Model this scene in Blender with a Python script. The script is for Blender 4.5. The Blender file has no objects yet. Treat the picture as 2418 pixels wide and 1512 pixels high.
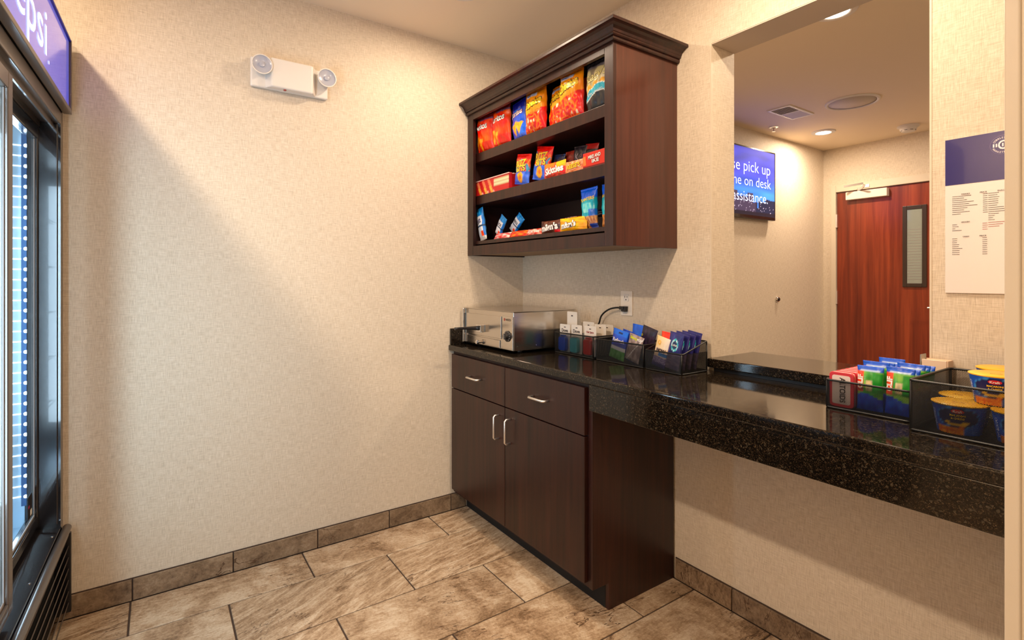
import bpy, bmesh, math, random
from mathutils import Vector, Matrix, noise
R=math.radians; PI=math.pi
sc=bpy.context.scene; COL=sc.collection
# ---------------------------------------------------------------- camera
cd=bpy.data.cameras.new('camera'); cam=bpy.data.objects.new('camera',cd); COL.objects.link(cam)
cam.location=(2.5571,-1.8338,1.2819); cam.rotation_euler=(R(90),0,R(90)-.6012)
cd.sensor_width=36; cd.lens=1221.59/2418*36; cd.shift_y=-99.02/2418; cd.clip_start=.01; cd.clip_end=60
sc.camera=cam
# ---------------------------------------------------------------- world, exposure
w=bpy.data.worlds.new('world'); sc.world=w; w.use_nodes=True
w.node_tree.nodes['Background'].inputs[0].default_value=(1,.88,.76,1)
w.node_tree.nodes['Background'].inputs[1].default_value=.35
vs=sc.view_settings; vs.view_transform='Standard'; vs.look='None'; vs.gamma=1; vs.use_curve_mapping=False
vs.exposure=.12
# ---------------------------------------------------------------- lamps of the rooms (recessed downlights)
WARM=(1,.79,.585)
def downlamp(x,y,p,col=WARM,r=.055,z=2.566):
    l=bpy.data.lights.new('downlight_lamp','AREA'); l.shape='DISK'; l.size=2*r; l.energy=p; l.color=col
    o=bpy.data.objects.new('downlight_lamp',l); o.location=(x,y,z); COL.objects.link(o); return o
ROOM_LIGHTS=[(.52,-.70,9),(1.75,-.55,17),(.50,-2.45,8),(1.75,-2.45,41)]
FAR_LIGHTS=[(.33,3.05,17),(1.372,.885,26),(2.45,3.05,30),(3.3,.93,24)]
COOLER=(9,4)
HALL_LIGHTS=[(3.6,-1.3,26)]
for a in ROOM_LIGHTS+FAR_LIGHTS+HALL_LIGHTS: downlamp(*a)
# ---------------------------------------------------------------- node helpers
def vivid(c,k=1.22):
    y=.3*c[0]+.59*c[1]+.11*c[2]; return tuple(max(0,min(255,y+(x-y)*k)) for x in c)
def lin(c):
    return tuple((x/255/12.92 if x/255<=.04045 else ((x/255+.055)/1.055)**2.4) for x in c)
def new_mat(name,col=(.8,.8,.8),rough=.5,metal=0,coat=0,emit=None,es=0,spec=None):
    m=bpy.data.materials.new(name); m.use_nodes=True; b=m.node_tree.nodes['Principled BSDF']
    b.inputs['Base Color'].default_value=(*col,1); b.inputs['Roughness'].default_value=rough; b.inputs['Metallic'].default_value=metal
    b.inputs['Coat Weight'].default_value=coat
    if spec is not None: b.inputs['Specular IOR Level'].default_value=spec
    if emit: b.inputs['Emission Color'].default_value=(*emit,1); b.inputs['Emission Strength'].default_value=es
    return m
class NT:
    def __init__(s,m): s.m=m; s.t=m.node_tree; s.b=s.t.nodes['Principled BSDF']
    def n(s,t,**k):
        o=s.t.nodes.new(t)
        for a,v in k.items(): setattr(o,a,v)
        return o
    def l(s,a,b): s.t.links.new(a,b)
    def coord(s,kind='Object'): return s.n('ShaderNodeTexCoord').outputs[kind]
    def noise(s,vec,scale,detail=3,rough=.55,dist=0):
        o=s.n('ShaderNodeTexNoise'); o.inputs['Scale'].default_value=scale; o.inputs['Detail'].default_value=detail
        o.inputs['Roughness'].default_value=rough; o.inputs['Distortion'].default_value=dist
        if vec is not None: s.l(vec,o.inputs['Vector'])
        return o.outputs['Fac']
    def math(s,op,a,b=None,c=None):
        o=s.n('ShaderNodeMath',operation=op)
        for i,v in enumerate((a,b,c)):
            if v is None: continue
            if isinstance(v,(int,float)): o.inputs[i].default_value=v
            else: s.l(v,o.inputs[i])
        return o.outputs[0]
    def vmath(s,op,a,b):
        o=s.n('ShaderNodeVectorMath',operation=op)
        for i,v in enumerate((a,b)):
            if isinstance(v,tuple): o.inputs[i].default_value=v
            else: s.l(v,o.inputs[i])
        return o.outputs[0]
    def ramp(s,f,stops,interp='LINEAR'):
        o=s.n('ShaderNodeValToRGB'); o.color_ramp.interpolation=interp; e=o.color_ramp.elements
        while len(e)<len(stops): e.new(.5)
        for i,(p,c) in enumerate(stops): e[i].position=p; e[i].color=(*c,1)
        s.l(f,o.inputs[0]); return o.outputs[0]
    def mix(s,f,a,b,mode='MIX'):
        o=s.n('ShaderNodeMix',data_type='RGBA',blend_type=mode)
        for i,v in ((0,f),(6,a),(7,b)):
            if isinstance(v,(int,float)): o.inputs[i].default_value=v
            elif isinstance(v,tuple): o.inputs[i].default_value=(*v,1)
            else: s.l(v,o.inputs[i])
        return o.outputs[2]
    def bump(s,h,strength,dist=.002):
        o=s.n('ShaderNodeBump'); o.inputs['Strength'].default_value=strength; o.inputs['Distance'].default_value=dist
        s.l(h,o.inputs['Height']); s.l(o.outputs[0],s.b.inputs['Normal'])
    def col(s,c): s.l(c,s.b.inputs['Base Color'])
# ---------------------------------------------------------------- materials
def wallpaper():
    m=new_mat('linen_wallpaper',(.6,.5,.4),.62,spec=.3); t=NT(m); c=t.coord('Object')
    sp=t.n('ShaderNodeSeparateXYZ'); t.l(c,sp.inputs[0]); h=t.math('ADD',sp.outputs[0],sp.outputs[1])
    cb=t.n('ShaderNodeCombineXYZ'); t.l(h,cb.inputs[0]); t.l(sp.outputs[2],cb.inputs[1])
    a=t.noise(t.vmath('MULTIPLY',cb.outputs[0],(560,30,1)),1,2,.6); b=t.noise(t.vmath('MULTIPLY',cb.outputs[0],(30,560,1)),1,2,.6)
    d=t.noise(t.vmath('MULTIPLY',cb.outputs[0],(260,20,1)),1,2); e=t.noise(t.vmath('MULTIPLY',cb.outputs[0],(20,260,1)),1,2)
    f=t.math('ADD',t.math('MULTIPLY',t.math('ADD',a,b),.37),t.math('MULTIPLY',t.math('ADD',d,e),.13))
    t.col(t.ramp(f,[(.40,lin((196,180,158))),(.5,lin((215,200,178))),(.6,lin((227,214,195)))]))
    t.bump(f,.22,.001); return m
def tile_mat(name,dark=0):
    m=new_mat(name,(.4,.3,.2),.38); t=NT(m)
    oi=t.n('ShaderNodeObjectInfo').outputs['Random']
    off=t.n('ShaderNodeCombineXYZ'); t.l(t.math('MULTIPLY',oi,53),off.inputs[0]); t.l(t.math('MULTIPLY',oi,31),off.inputs[1]); t.l(t.math('MULTIPLY',oi,17),off.inputs[2])
    c=t.vmath('ADD',t.coord('Object'),off.outputs[0])
    rnd=t.math('FRACT',t.math('MULTIPLY',oi,7.31))
    rot=t.n('ShaderNodeVectorRotate'); t.l(c,rot.inputs['Vector']); rot.inputs['Axis'].default_value=(0,0,1); t.l(t.math('MULTIPLY_ADD',rnd,.7,-.5),rot.inputs['Angle'])
    cs=t.vmath('MULTIPLY',rot.outputs[0],(19,3.4,10))
    vein=t.noise(cs,1.5,9,.68,.9); cloud=t.noise(c,13 if dark else 6,8,.68,.5); fine=t.noise(c,110,5,.8)
    fi2=t.noise(t.vmath('MULTIPLY',rot.outputs[0],(120,22,50)),1,6,.75)
    k=t.math('GREATER_THAN',rnd,.5)
    base=t.mix(k,vein,cloud)
    v=t.math('ADD',t.math('MULTIPLY',base,.50),t.math('ADD',t.math('MULTIPLY',fine,.24),t.math('MULTIPLY',fi2,.26)))
    if dark: st=[(.38,lin((84,66,50))),(.46,lin((122,101,80))),(.53,lin((144,122,98))),(.62,lin((170,150,126)))]
    else: st=[(.40,lin((116,92,68))),(.46,lin((160,134,106))),(.52,lin((190,166,138))),(.59,lin((216,200,176)))]
    col=t.ramp(v,st)
    def crack(sc,w,dist,thr):
        n=t.noise(t.vmath('MULTIPLY',rot.outputs[0],sc),1,5,.6,dist)
        r=t.math('LESS_THAN',t.math('ABSOLUTE',t.math('SUBTRACT',n,.5)),w)
        msk=t.math('GREATER_THAN',t.noise(c,3.1,2),thr); return t.math('MULTIPLY',r,msk)
    ck=t.math('MAXIMUM',crack((9,1.2,3),.0055,.6,.53),crack((4,3,3),.0022,1.2,.58))
    col=t.mix(t.math('MULTIPLY',ck,.8),col,lin((78,54,36)))
    tone=t.ramp(t.math('FRACT',t.math('MULTIPLY',oi,13.7)),[(0,(.88,.86,.84)),(1,(1.06,1.03,1.0))])
    t.col(t.mix(1.0,col,tone,'MULTIPLY'))
    t.bump(t.math('SUBTRACT',v,t.math('MULTIPLY',ck,.3)),.25,.002); return m
def granite(name='granite',rough=.07):
    m=new_mat(name,(.01,.01,.01),rough,spec=.5); t=NT(m); c=t.coord('Object')
    vo=t.n('ShaderNodeTexVoronoi'); vo.inputs['Scale'].default_value=620; t.l(c,vo.inputs['Vector'])
    rr=t.n('ShaderNodeSeparateColor'); t.l(vo.outputs['Color'],rr.inputs[0])
    n2=t.noise(c,160,5,.75)
    f=t.math('MULTIPLY',rr.outputs[0],t.math('MULTIPLY_ADD',n2,1.3,-.05))
    c1=t.ramp(f,[(.20,lin((8,7,6))),(.36,lin((24,19,14))),(.55,lin((48,38,28))),(.78,lin((100,84,62)))])
    vo2=t.n('ShaderNodeTexVoronoi'); vo2.inputs['Scale'].default_value=210; t.l(c,vo2.inputs['Vector'])
    r2=t.n('ShaderNodeSeparateColor'); t.l(vo2.outputs['Color'],r2.inputs[0])
    t.col(t.mix(t.math('MULTIPLY',t.math('GREATER_THAN',r2.outputs[1],.95),.25),c1,lin((110,100,84))))
    return m
def wood(name,c0,c1,c2,rough=.32,sc=(60,60,2.2),coat=.15):
    m=new_mat(name,c1,rough,coat=coat); m.node_tree.nodes['Principled BSDF'].inputs['Coat Roughness'].default_value=.2
    t=NT(m); oi=t.n('ShaderNodeObjectInfo').outputs['Random']
    off=t.n('ShaderNodeCombineXYZ'); t.l(t.math('MULTIPLY',oi,20),off.inputs[0]); t.l(t.math('MULTIPLY',oi,9),off.inputs[2])
    c=t.vmath('ADD',t.coord('Object'),off.outputs[0])
    a=t.noise(t.vmath('MULTIPLY',c,sc),1,5,.6,.4); b=t.noise(t.vmath('MULTIPLY',c,tuple(x*.12 for x in sc)),1,4,.6,1.5)
    t.col(t.ramp(t.math('ADD',t.math('MULTIPLY',a,.5),t.math('MULTIPLY',b,.5)),[(.36,c0),(.5,c1),(.64,c2)]))
    t.bump(a,.06,.0006); return m
M={}
M['wall']=wallpaper()
M['ceil']=new_mat('ceiling_paint',lin((240,222,194)),.8)
M['paint']=new_mat('cream_paint',lin((216,202,180)),.45)
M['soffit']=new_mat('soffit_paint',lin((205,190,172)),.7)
M['tile']=tile_mat('travertine_tile'); M['btile']=tile_mat('travertine_base',1)
M['grout']=new_mat('grout',lin((70,54,44)),.9)
M['granite']=granite(); 
M['wood']=wood('espresso_wood',lin((28,10,7)),lin((46,19,13)),lin((60,27,18)),.36,coat=.04)
M['wood_side']=wood('mahogany_side',lin((60,28,19)),lin((74,36,25)),lin((86,43,30)),.32)
M['wood_in']=new_mat('dark_cabinet_interior',lin((40,14,12)),.5)
M['door']=wood('cherry_door',lin((88,26,12)),lin((128,48,22)),lin((162,70,36)),.3,(24,24,1.0))
M['steel']=new_mat('brushed_steel',(.66,.62,.57),.28,1)
t=NT(M['steel']); nn=t.noise(t.vmath('MULTIPLY',t.coord(),(3,3,260)),1,3); t.l(t.math('MULTIPLY_ADD',nn,.2,.10),t.b.inputs['Roughness'])
M['chrome']=new_mat('chrome',(.8,.78,.75),.12,1); M['nickel']=new_mat('satin_nickel',(.85,.82,.78),.36,1)
M['blackp']=new_mat('black_plastic',(.012,.011,.012),.35); M['blackw']=new_mat('black_wire',(.006,.006,.006),.4)
M['blackg']=new_mat('black_gloss_frame',(.014,.012,.013),.16,coat=.5)
M['bronze']=new_mat('dark_bronze_trim',(.10,.075,.06),.3,.4,coat=.3)
M['white']=new_mat('white_plastic',lin((226,220,212)),.4); M['offwhite']=new_mat('ivory_plastic',lin((236,226,212)),.4)
M['grey']=new_mat('grey_plastic',lin((150,145,142)),.5); M['dark']=new_mat('dark_gap',(.01,.009,.009),.7)
M['lens']=new_mat('lamp_lens',lin((176,178,190)),.2,coat=.5)
M['glow']=new_mat('downlight_glow',(1,1,1),.5,emit=(1,.86,.68),es=14)
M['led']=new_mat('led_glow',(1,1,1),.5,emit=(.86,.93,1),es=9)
M['ledstreak']=new_mat('led_streak',(1,1,1),.3,emit=(.76,.89,1),es=2.2)  # emission for the imitated glare streaks beside the LEDs
M['coolwall']=new_mat('cooler_liner',(.42,.55,.66),.22,.5)
M['white_card']=new_mat('white_card',lin((238,230,218)),.5); M['paper']=new_mat('sign_paper',lin((238,228,222)),.12,coat=.6)
M['navy']=new_mat('sign_navy',lin((44,40,112)),.12,coat=.6)
M['ink']=new_mat('ink',lin((70,60,60)),.5); M['inkred']=new_mat('red_ink',lin((170,80,80)),.5)
def glass(name,col=(.9,.97,1),r=.0):
    m=bpy.data.materials.new(name); m.use_nodes=True; t=m.node_tree; t.nodes.clear()
    o=t.nodes.new('ShaderNodeOutputMaterial'); g=t.nodes.new('ShaderNodeBsdfGlossy'); g.inputs['Roughness'].default_value=r
    tr=t.nodes.new('ShaderNodeBsdfTransparent'); tr.inputs[0].default_value=(*col,1); fr=t.nodes.new('ShaderNodeFresnel'); fr.inputs[0].default_value=1.22; ge=t.nodes.new('ShaderNodeNewGeometry'); iv=t.nodes.new('ShaderNodeMath'); iv.operation='SUBTRACT'; iv.inputs[0].default_value=1; t.links.new(ge.outputs['Backfacing'],iv.inputs[1]); ml=t.nodes.new('ShaderNodeMath'); ml.operation='MULTIPLY'; t.links.new(fr.outputs[0],ml.inputs[0]); t.links.new(iv.outputs[0],ml.inputs[1])
    mx=t.nodes.new('ShaderNodeMixShader'); t.links.new(ml.outputs[0],mx.inputs[0]); t.links.new(tr.outputs[0],mx.inputs[1]); t.links.new(g.outputs[0],mx.inputs[2]); t.links.new(mx.outputs[0],o.inputs[0]); return m
M['glass']=glass('door_glass')
def attr_mat(name,rough,coat=0,emit=0,metal=0):
    m=new_mat(name,(1,1,1),rough,metal,coat); t=NT(m); a=t.n('ShaderNodeAttribute',attribute_name='Col')
    t.col(a.outputs['Color'])
    if emit: t.l(a.outputs['Color'],t.b.inputs['Emission Color']); t.b.inputs['Emission Strength'].default_value=emit
    return m
M['foil']=attr_mat('printed_foil',.30,.15); M['print']=attr_mat('printed_card',.4,.2); M['screen']=attr_mat('lit_screen',.55,0,.85); M['screen'].node_tree.nodes['Principled BSDF'].inputs['Specular IOR Level'].default_value=.1
M['signlit']=attr_mat('backlit_sign',.15,.5,.55)
FLAT={}
def flat(rgb,emit=0,rough=.35):
    k=(rgb,emit)
    if k not in FLAT: FLAT[k]=new_mat('print_%02x%02x%02x%s'%(*rgb,'_lit' if emit else ''),lin(rgb),rough,emit=lin(rgb) if emit else None,es=emit)
    return FLAT[k]
# ---------------------------------------------------------------- mesh helpers
class G:
    def __init__(s): s.v=[]; s.f=[]; s.c=None
    def box(s,x0,x1,y0,y1,z0,z1,mat=None):
        b=len(s.v); P=[(x0,y0,z0),(x1,y0,z0),(x1,y1,z0),(x0,y1,z0),(x0,y0,z1),(x1,y0,z1),(x1,y1,z1),(x0,y1,z1)]
        if mat is not None: P=[tuple(mat@Vector(p)) for p in P]
        s.v+=P; s.f+=[tuple(b+i for i in q) for q in ((0,3,2,1),(4,5,6,7),(0,1,5,4),(1,2,6,5),(2,3,7,6),(3,0,4,7))]; return s
    def lathe(s,prof,n=24,axis='z',o=(0,0,0),cap=True):
        b=len(s.v)
        for r,h in prof:
            for i in range(n):
                a=2*PI*i/n; p=(r*math.cos(a),r*math.sin(a),h)
                if axis=='x': p=(h,p[0],p[1])
                elif axis=='y': p=(p[1],h,p[0])
                s.v.append((p[0]+o[0],p[1]+o[1],p[2]+o[2]))
        m=len(prof)
        for j in range(m-1):
            for i in range(n):
                k=(i+1)%n; s.f.append((b+j*n+i,b+j*n+k,b+(j+1)*n+k,b+(j+1)*n+i))
        if cap: s.f.append(tuple(b+i for i in reversed(range(n)))); s.f.append(tuple(b+(m-1)*n+i for i in range(n)))
        return s
    def tube(s,pts,r,n=8,close=False):
        pts=[Vector(p) for p in pts]; b=len(s.v); m=len(pts); up=None
        for i,p in enumerate(pts):
            a=pts[(i-1)%m] if (i or close) else p; c=pts[(i+1)%m] if (i<m-1 or close) else p
            t=(c-a).normalized()
            if up is None: up=t.orthogonal().normalized()
            up=(up-up.dot(t)*t); up=up.normalized() if up.length>1e-6 else t.orthogonal().normalized()
            q=t.cross(up); rr=r[i] if isinstance(r,(list,tuple)) else r
            for k in range(n):
                an=2*PI*k/n; s.v.append(tuple(p+rr*(math.cos(an)*up+math.sin(an)*q)))
        for i in range(m if close else m-1):
            j=(i+1)%m
            for k in range(n): l=(k+1)%n; s.f.append((b+i*n+k,b+i*n+l,b+j*n+l,b+j*n+k))
        if not close: s.f.append(tuple(b+k for k in reversed(range(n)))); s.f.append(tuple(b+(m-1)*n+k for k in range(n)))
        return s
    def prism(s,poly,z0,z1,axis='z'):
        b=len(s.v); n=len(poly)
        def P(x,y,z): return (x,y,z) if axis=='z' else ((x,z,y) if axis=='y' else (z,x,y))
        s.v+=[P(x,y,z0) for x,y in poly]+[P(x,y,z1) for x,y in poly]
        s.f.append(tuple(b+i for i in reversed(range(n)))); s.f.append(tuple(b+n+i for i in range(n)))
        s.f+=[(b+i,b+(i+1)%n,b+n+(i+1)%n,b+n+i) for i in range(n)]; return s
def rrect(x0,x1,y0,y1,r,n=5):
    P=[]
    for cx,cy,a0 in ((x1-r,y0+r,-90),(x1-r,y1-r,0),(x0+r,y1-r,90),(x0+r,y0+r,180)):
        for i in range(n+1): a=R(a0+90*i/n); P.append((cx+r*math.cos(a),cy+r*math.sin(a)))
    return P
def mkobj(name,g,mat,parent=None,bev=0,smooth=False,loc=None,seg=2):
    me=bpy.data.meshes.new(name); me.from_pydata(g.v,[],g.f); me.materials.append(mat)
    bm=bmesh.new(); bm.from_mesh(me); bmesh.ops.recalc_face_normals(bm,faces=bm.faces); bm.to_mesh(me); bm.free()
    if g.c:
        ca=me.color_attributes.new('Col','FLOAT_COLOR','POINT'); ca.data.foreach_set('color',[x for c in g.c for x in (*c,1)])
    if smooth: me.shade_smooth() if smooth is True else me.shade_smooth(); 
    o=bpy.data.objects.new(name,me); COL.objects.link(o)
    if parent: o.parent=parent
    if loc: o.location=loc
    if smooth=='angle': me.set_sharp_from_angle(angle=R(35))
    if bev:
        b=o.modifiers.new('bevel','BEVEL'); b.width=bev; b.segments=seg; b.limit_method='ANGLE'
    return o
def tag(o,label=None,cat=None,group=None,kind=None):
    if label: o['label']=label
    if cat: o['category']=cat
    if group: o['group']=group
    if kind: o['kind']=kind
    return o
def thing(name,label,cat,loc=(0,0,0),rz=0,group=None,rot=None):
    o=bpy.data.objects.new(name,None); o.empty_display_size=.02; COL.objects.link(o); o.location=loc; o.rotation_euler=rot or (0,0,rz)
    return tag(o,label,cat,group)
def struct(name,g,mat,**k): return tag(mkobj(name,g,mat,**k),kind='structure')
# ---- text
TC={}; dg=None
def text_mesh(body,offset=0,shear=0):
    k=(body,offset,shear)
    if k in TC: return TC[k]
    cu=bpy.data.curves.new('t','FONT'); cu.body=body; cu.size=1; cu.offset=offset; cu.shear=shear; cu.align_x='CENTER'; cu.align_y='CENTER'; cu.resolution_u=3
    o=bpy.data.objects.new('t',cu); COL.objects.link(o); bpy.context.view_layer.update()
    d=bpy.context.evaluated_depsgraph_get(); me=o.evaluated_get(d).to_mesh()
    V=[tuple(v.co)[:2] for v in me.vertices]; F=[tuple(p.vertices) for p in me.polygons]
    o.evaluated_get(d).to_mesh_clear(); bpy.data.objects.remove(o); bpy.data.curves.remove(cu)
    xs=[v[0] for v in V] or [0]; ys=[v[1] for v in V] or [0]
    cx=(min(xs)+max(xs))/2; cy=(min(ys)+max(ys))/2
    V=[(x-cx,y-cy) for x,y in V]; TC[k]=(V,F,max(xs)-min(xs),max(ys)-min(ys)); return TC[k]
def put_text(parent,body,fn,cx,cy,width,color,height=None,rot=0,out=None,shear=0,name='lettering',bold=.0,emit=0,eps=.0006):
    """fn(x,y,eps)->3D in the parent's space; width along the reading direction"""
    V,F,W,H=text_mesh(body,bold,shear); s=width/W; sy=s if height is None else height/H
    def place(V,e,nm,c):
        g=G(); ca,sa=math.cos(rot),math.sin(rot)
        for x,y in V:
            x*=s; y*=sy; g.v.append(tuple(fn(cx+ca*x-sa*y,cy+sa*x+ca*y,e)))
        g.f=F_; return mkobj(nm,g,flat(c,emit),parent)
    if out:
        V2,F_,_,_=text_mesh(body,bold+out[1],shear); place(V2,eps,'lettering_outline',out[0])
    F_=F; return place(V,eps*2.2,name,color)
def plane_y(y,flip=1): return lambda a,b,e:(a,y-e,b)          # printed on a face looking to -y
def plane_x(x): return lambda a,b,e:(x+e,a,b)                 # printed on a face looking to +x
# ================================================================ SETTING
H=2.582; XR=2.325; XJ=1.297; XJ2=2.013; T=.158; ZH=2.2236; YF=3.775; YB=-2.98
struct('floor',G().box(-.05,5.4,-3.1,3.9,-.06,-.004),M['grout'])
floor=bpy.data.objects['floor']
struct('ceiling',G().box(-.05,5.4,-3.1,3.9,H,H+.05),M['ceil'])
struct('wall_left',G().box(-.12,0,-3.1,3.9,-.004,H),M['wall'])
g=G().box(.0,XJ,0,T,-.004,H).box(XJ2,5.4,0,T,-.004,H).box(XJ,XJ2,0,T,ZH,H).box(XJ,XJ2,0,T,-.004,.928)
wb=struct('wall_back',g,M['wall'])
tag(mkobj('soffit',G().box(XJ+.001,XJ2-.001,.001,T-.001,ZH-.004,ZH),M['soffit'],wb),'smooth painted underside of the opening')
for x in (XJ,XJ2): mkobj('corner_bead',G().box(x-.004,x+.0015,-.0015,.006,.965,ZH),M['paint'],wb)
struct('wall_far',G().box(0,.075,YF,YF+.1,-.004,H).box(1.085,5.4,YF,YF+.1,-.004,H).box(.075,1.085,YF,YF+.1,2.208,H),M['wall'])
struct('wall_front',G().box(0,5.4,YB-.1,YB,-.004,H),M['wall'])
wr=struct('wall_right',G().box(XR,XR+.13,-.69,-.0,-.004,H).box(XR,XR+.13,YB,-2.0,-.004,H),M['wall'])
struct('trim_1',G().box(XR-.001,XR+.131,-.705,-.69,0,H).prism([(XR-.006,-.712),(XR+.012,-.712),(XR+.012,-.700),(XR-.001,-.700),(XR-.001,-.64),(XR-.006,-.64)],0,H),M['paint'],bev=.002)
# floor tiles (running bond, 325 x 645 pitch)
PX,PY=.325,.6445; x0s=[0.012]+[.25+.3245*i for i in range(10)]
TM={}; rnd=random.Random(5)
def floor_tile(xa,xb,ya,yb,nm='floor_tile',mat='tile',z1=0.0,z0=-.008):
    gp=.0032; w=round(xb-xa-2*gp,3); l=round(yb-ya-2*gp,3); k=(w,l,mat)
    if k not in TM:
        g=G().box(-w/2,w/2,-l/2,l/2,z0,z1); o=mkobj(nm,g,M[mat],floor,bev=.0016,seg=1); TM[k]=o
    else: o=TM[k].copy(); COL.objects.link(o)
    o.location=((xa+xb)/2,(ya+yb)/2,0); return o
for i in range(len(x0s)-1):
    xa,xb=x0s[i],x0s[i+1]; off=-.632 if i%2==0 else -.957+.6445
    y=off+PY*2
    while y>YB:
        a=max(y-PY,YB); b=min(y,-.011)
        if b-a>.03 and not (a>-.39 and xb<1.11): floor_tile(xa,xb,a,b)
        y-=PY
# baseboards
def base(nm,axis,a,b,first,pos,sgn):
    o=struct(nm,G().box(0,.004,a,b,-.003,.0875) if axis=='y' else G().box(a,b,-.004,0,-.003,.0875),M['grout'])
    e=first
    while e-.355>a: e-=.355
    cuts=[a]+[c for c in [e+.355*k for k in range(20)] if a+.02<c<b-.02]+[b]
    for c0,c1 in zip(cuts,cuts[1:]):
        L=c1-c0-.005; m=(c0+c1)/2
        gg=G().box(.003,.0105,-L/2,L/2,0,.0835) if axis=='y' else G().box(-L/2,L/2,-.0105,-.003,0,.0835)
        mkobj('baseboard_tile',gg,M['btile'],o,bev=.001,seg=1,loc=(0,m,.0006) if axis=='y' else (m,0,.0006))
base('baseboard_left','y',-2.97,-.405,-.495,0,1)
base('baseboard_back','x',1.127,2.322,1.3925,0,1)
base('baseboard_far','x',1.09,3,1.39,0,1); bpy.data.objects['baseboard_far'].location=(0,YF,0)
# far door
dr=struct('door_1',G().box(.125,1.035,YF+.012,YF+.052,.006,2.134),M['door'])
mkobj('door_frame',G().box(.075,.121,YF-.012,YF+.07,0,2.208).box(1.039,1.085,YF-.012,YF+.07,0,2.208).box(.121,1.039,YF-.012,YF+.07,2.138,2.208),M['paint'],dr,bev=.004)
g=G(); a,b,c,d,e=.679,.859,1.201,1.936,.034
g.box(a,a+e,YF-.002,YF+.012,c,d).box(b-e,b,YF-.002,YF+.012,c,d).box(a+e,b-e,YF-.002,YF+.012,d-e,d).box(a+e,b-e,YF-.002,YF+.012,c,c+e)
wf=mkobj('vision_frame',g,new_mat('brown_frame',lin((58,44,36)),.35),dr,bev=.003)
gm=new_mat('wired_glass',lin((150,158,150)),.06,spec=.8); tag(mkobj('glass_pane',G().box(a+e,b-e,YF+.004,YF+.0115,c+e,d-e),gm,dr),'grey wired glass pane')
g=G()
for k in range(26):
    z=c+e+.01+k*.025
    g.box(a+e+.002,b-e-.002,YF+.0032,YF+.004,z,z+.004) if 0<k<20 else None
mkobj('blind_slats',g,M['grey'],dr)
mkobj('door_closer',G().box(.223,.573,YF-.045,YF+.012,2.045,2.122),M['offwhite'],dr,bev=.006)
mkobj('closer_arm',G().box(-.01,.01,-.004,.004,0,.14,Matrix.Translation((.335,YF-.03,2.128))@Matrix.Rotation(R(74),4,'X')@Matrix.Rotation(R(38),4,'Y')).box(-.009,.009,-.004,.004,0,.16,Matrix.Translation((.25,YF-.14,2.165))@Matrix.Rotation(R(80),4,'Y')@Matrix.Rotation(R(-35),4,'X')).box(.38,.42,YF-.02,YF-.012,2.15,2.18).lathe([(.012,0),(.012,.03)],12,'z',(.335,YF-.03,2.12)),M['nickel'],dr)
for z in (1.787,1.022,.2): mkobj('hinge',G().box(.113,.133,YF-.008,YF+.012,z,z+.13).tube([(.122,YF-.008,z),(.122,YF-.008,z+.13)],.006),M['nickel'],dr)
mkobj('door_handle',G().tube([(.985,YF+.012,1.02),(.985,YF-.05,1.02),(.88,YF-.05,1.02)],.009).lathe([(.028,0),(.028,-.01)],16,'y',(.985,YF+.012,1.02)),M['nickel'],dr,smooth='angle')
# ceiling fixtures
def downlight(x,y,label,grp):
    t=thing('downlight',label,'ceiling light',(x,y,H),group=grp)
    mkobj('trim_ring',G().lathe([(.066,-.012),(.092,-.008),(.096,-.0005),(.060,-.0005),(.060,-.010),(.066,-.012)],36,cap=False),M['white'],t,smooth='angle')
    mkobj('glowing_lens',G().lathe([(.0005,-.0135),(.035,-.0125),(.062,-.008),(.062,-.002)],32,cap=False),M['glow'],t,smooth=True)
    for L in [o for o in COL.objects if o.type=='LIGHT' and abs(o.location.x-x)<.01 and abs(o.location.y-y)<.01]: L.parent=t; L.location=(0,0,-.018)
downlight(.33,3.05,'lit round recessed ceiling light in the far room, nearer the wooden door',None)
downlight(1.372,.885,'lit round recessed ceiling light in the far room just behind the pass-through header',None)
downlight(2.45,3.05,'round recessed ceiling light in the far room out of sight right of the door',None)
downlight(3.3,.93,'round recessed ceiling light in the far room out of sight beyond the menu wall',None)
downlight(.52,-.70,'round recessed ceiling light above the snack cabinet corner',None)
downlight(1.75,-.55,'round recessed ceiling light above the counter by the pass-through',None)
downlight(.50,-2.45,'round recessed ceiling light over the drinks cooler next to the beige wall',None)
downlight(1.75,-2.45,'round recessed ceiling light over the doorway end of the drinks cooler',None)
downlight(3.6,-1.3,'round recessed ceiling light in the hall behind the doorway',None)
t=thing('ceiling_vent','square white ceiling air vent with grey louvres in the far room','vent',(.452,2.255,H))
g=G().box(-.088,-.070,-.185,.185,-.008,-.0005).box(.070,.088,-.185,.185,-.008,-.0005).box(-.07,.07,-.185,-.167,-.008,-.0005).box(-.07,.07,.167,.185,-.008,-.0005).box(-.07,.07,-.004,.004,-.007,-.0005)
mkobj('frame',g,M['white'],t,bev=.001)
mkobj('backing',G().box(-.07,.07,-.167,.167,-.0015,-.0005),M['grey'],t)
for i in range(14):
    y=-.158+i*.0235+(.006 if i>6 else 0)
    mkobj('louvre',G().box(-.069,.069,-.007,.007,-.001,.001,Matrix.Translation((0,y,-.005))@Matrix.Rotation(R(32 if i<7 else -32),4,'X')),M['offwhite'],t)
t=thing('ceiling_speaker','large round white ceiling speaker grille in the far room','speaker',(.83,2.39,H))
mkobj('ring',G().lathe([(.152,-.006),(.160,-.011),(.170,-.009),(.173,-.0005),(.152,-.0005)],48,cap=False),M['white'],t,smooth='angle')
gr=new_mat('speaker_grille',lin((206,194,182)),.6); tt=NT(gr); vv=tt.n('ShaderNodeTexVoronoi'); vv.inputs['Scale'].default_value=260; tt.l(tt.coord(),vv.inputs['Vector']); tt.bump(vv.outputs[0],.5,.001)
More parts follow.
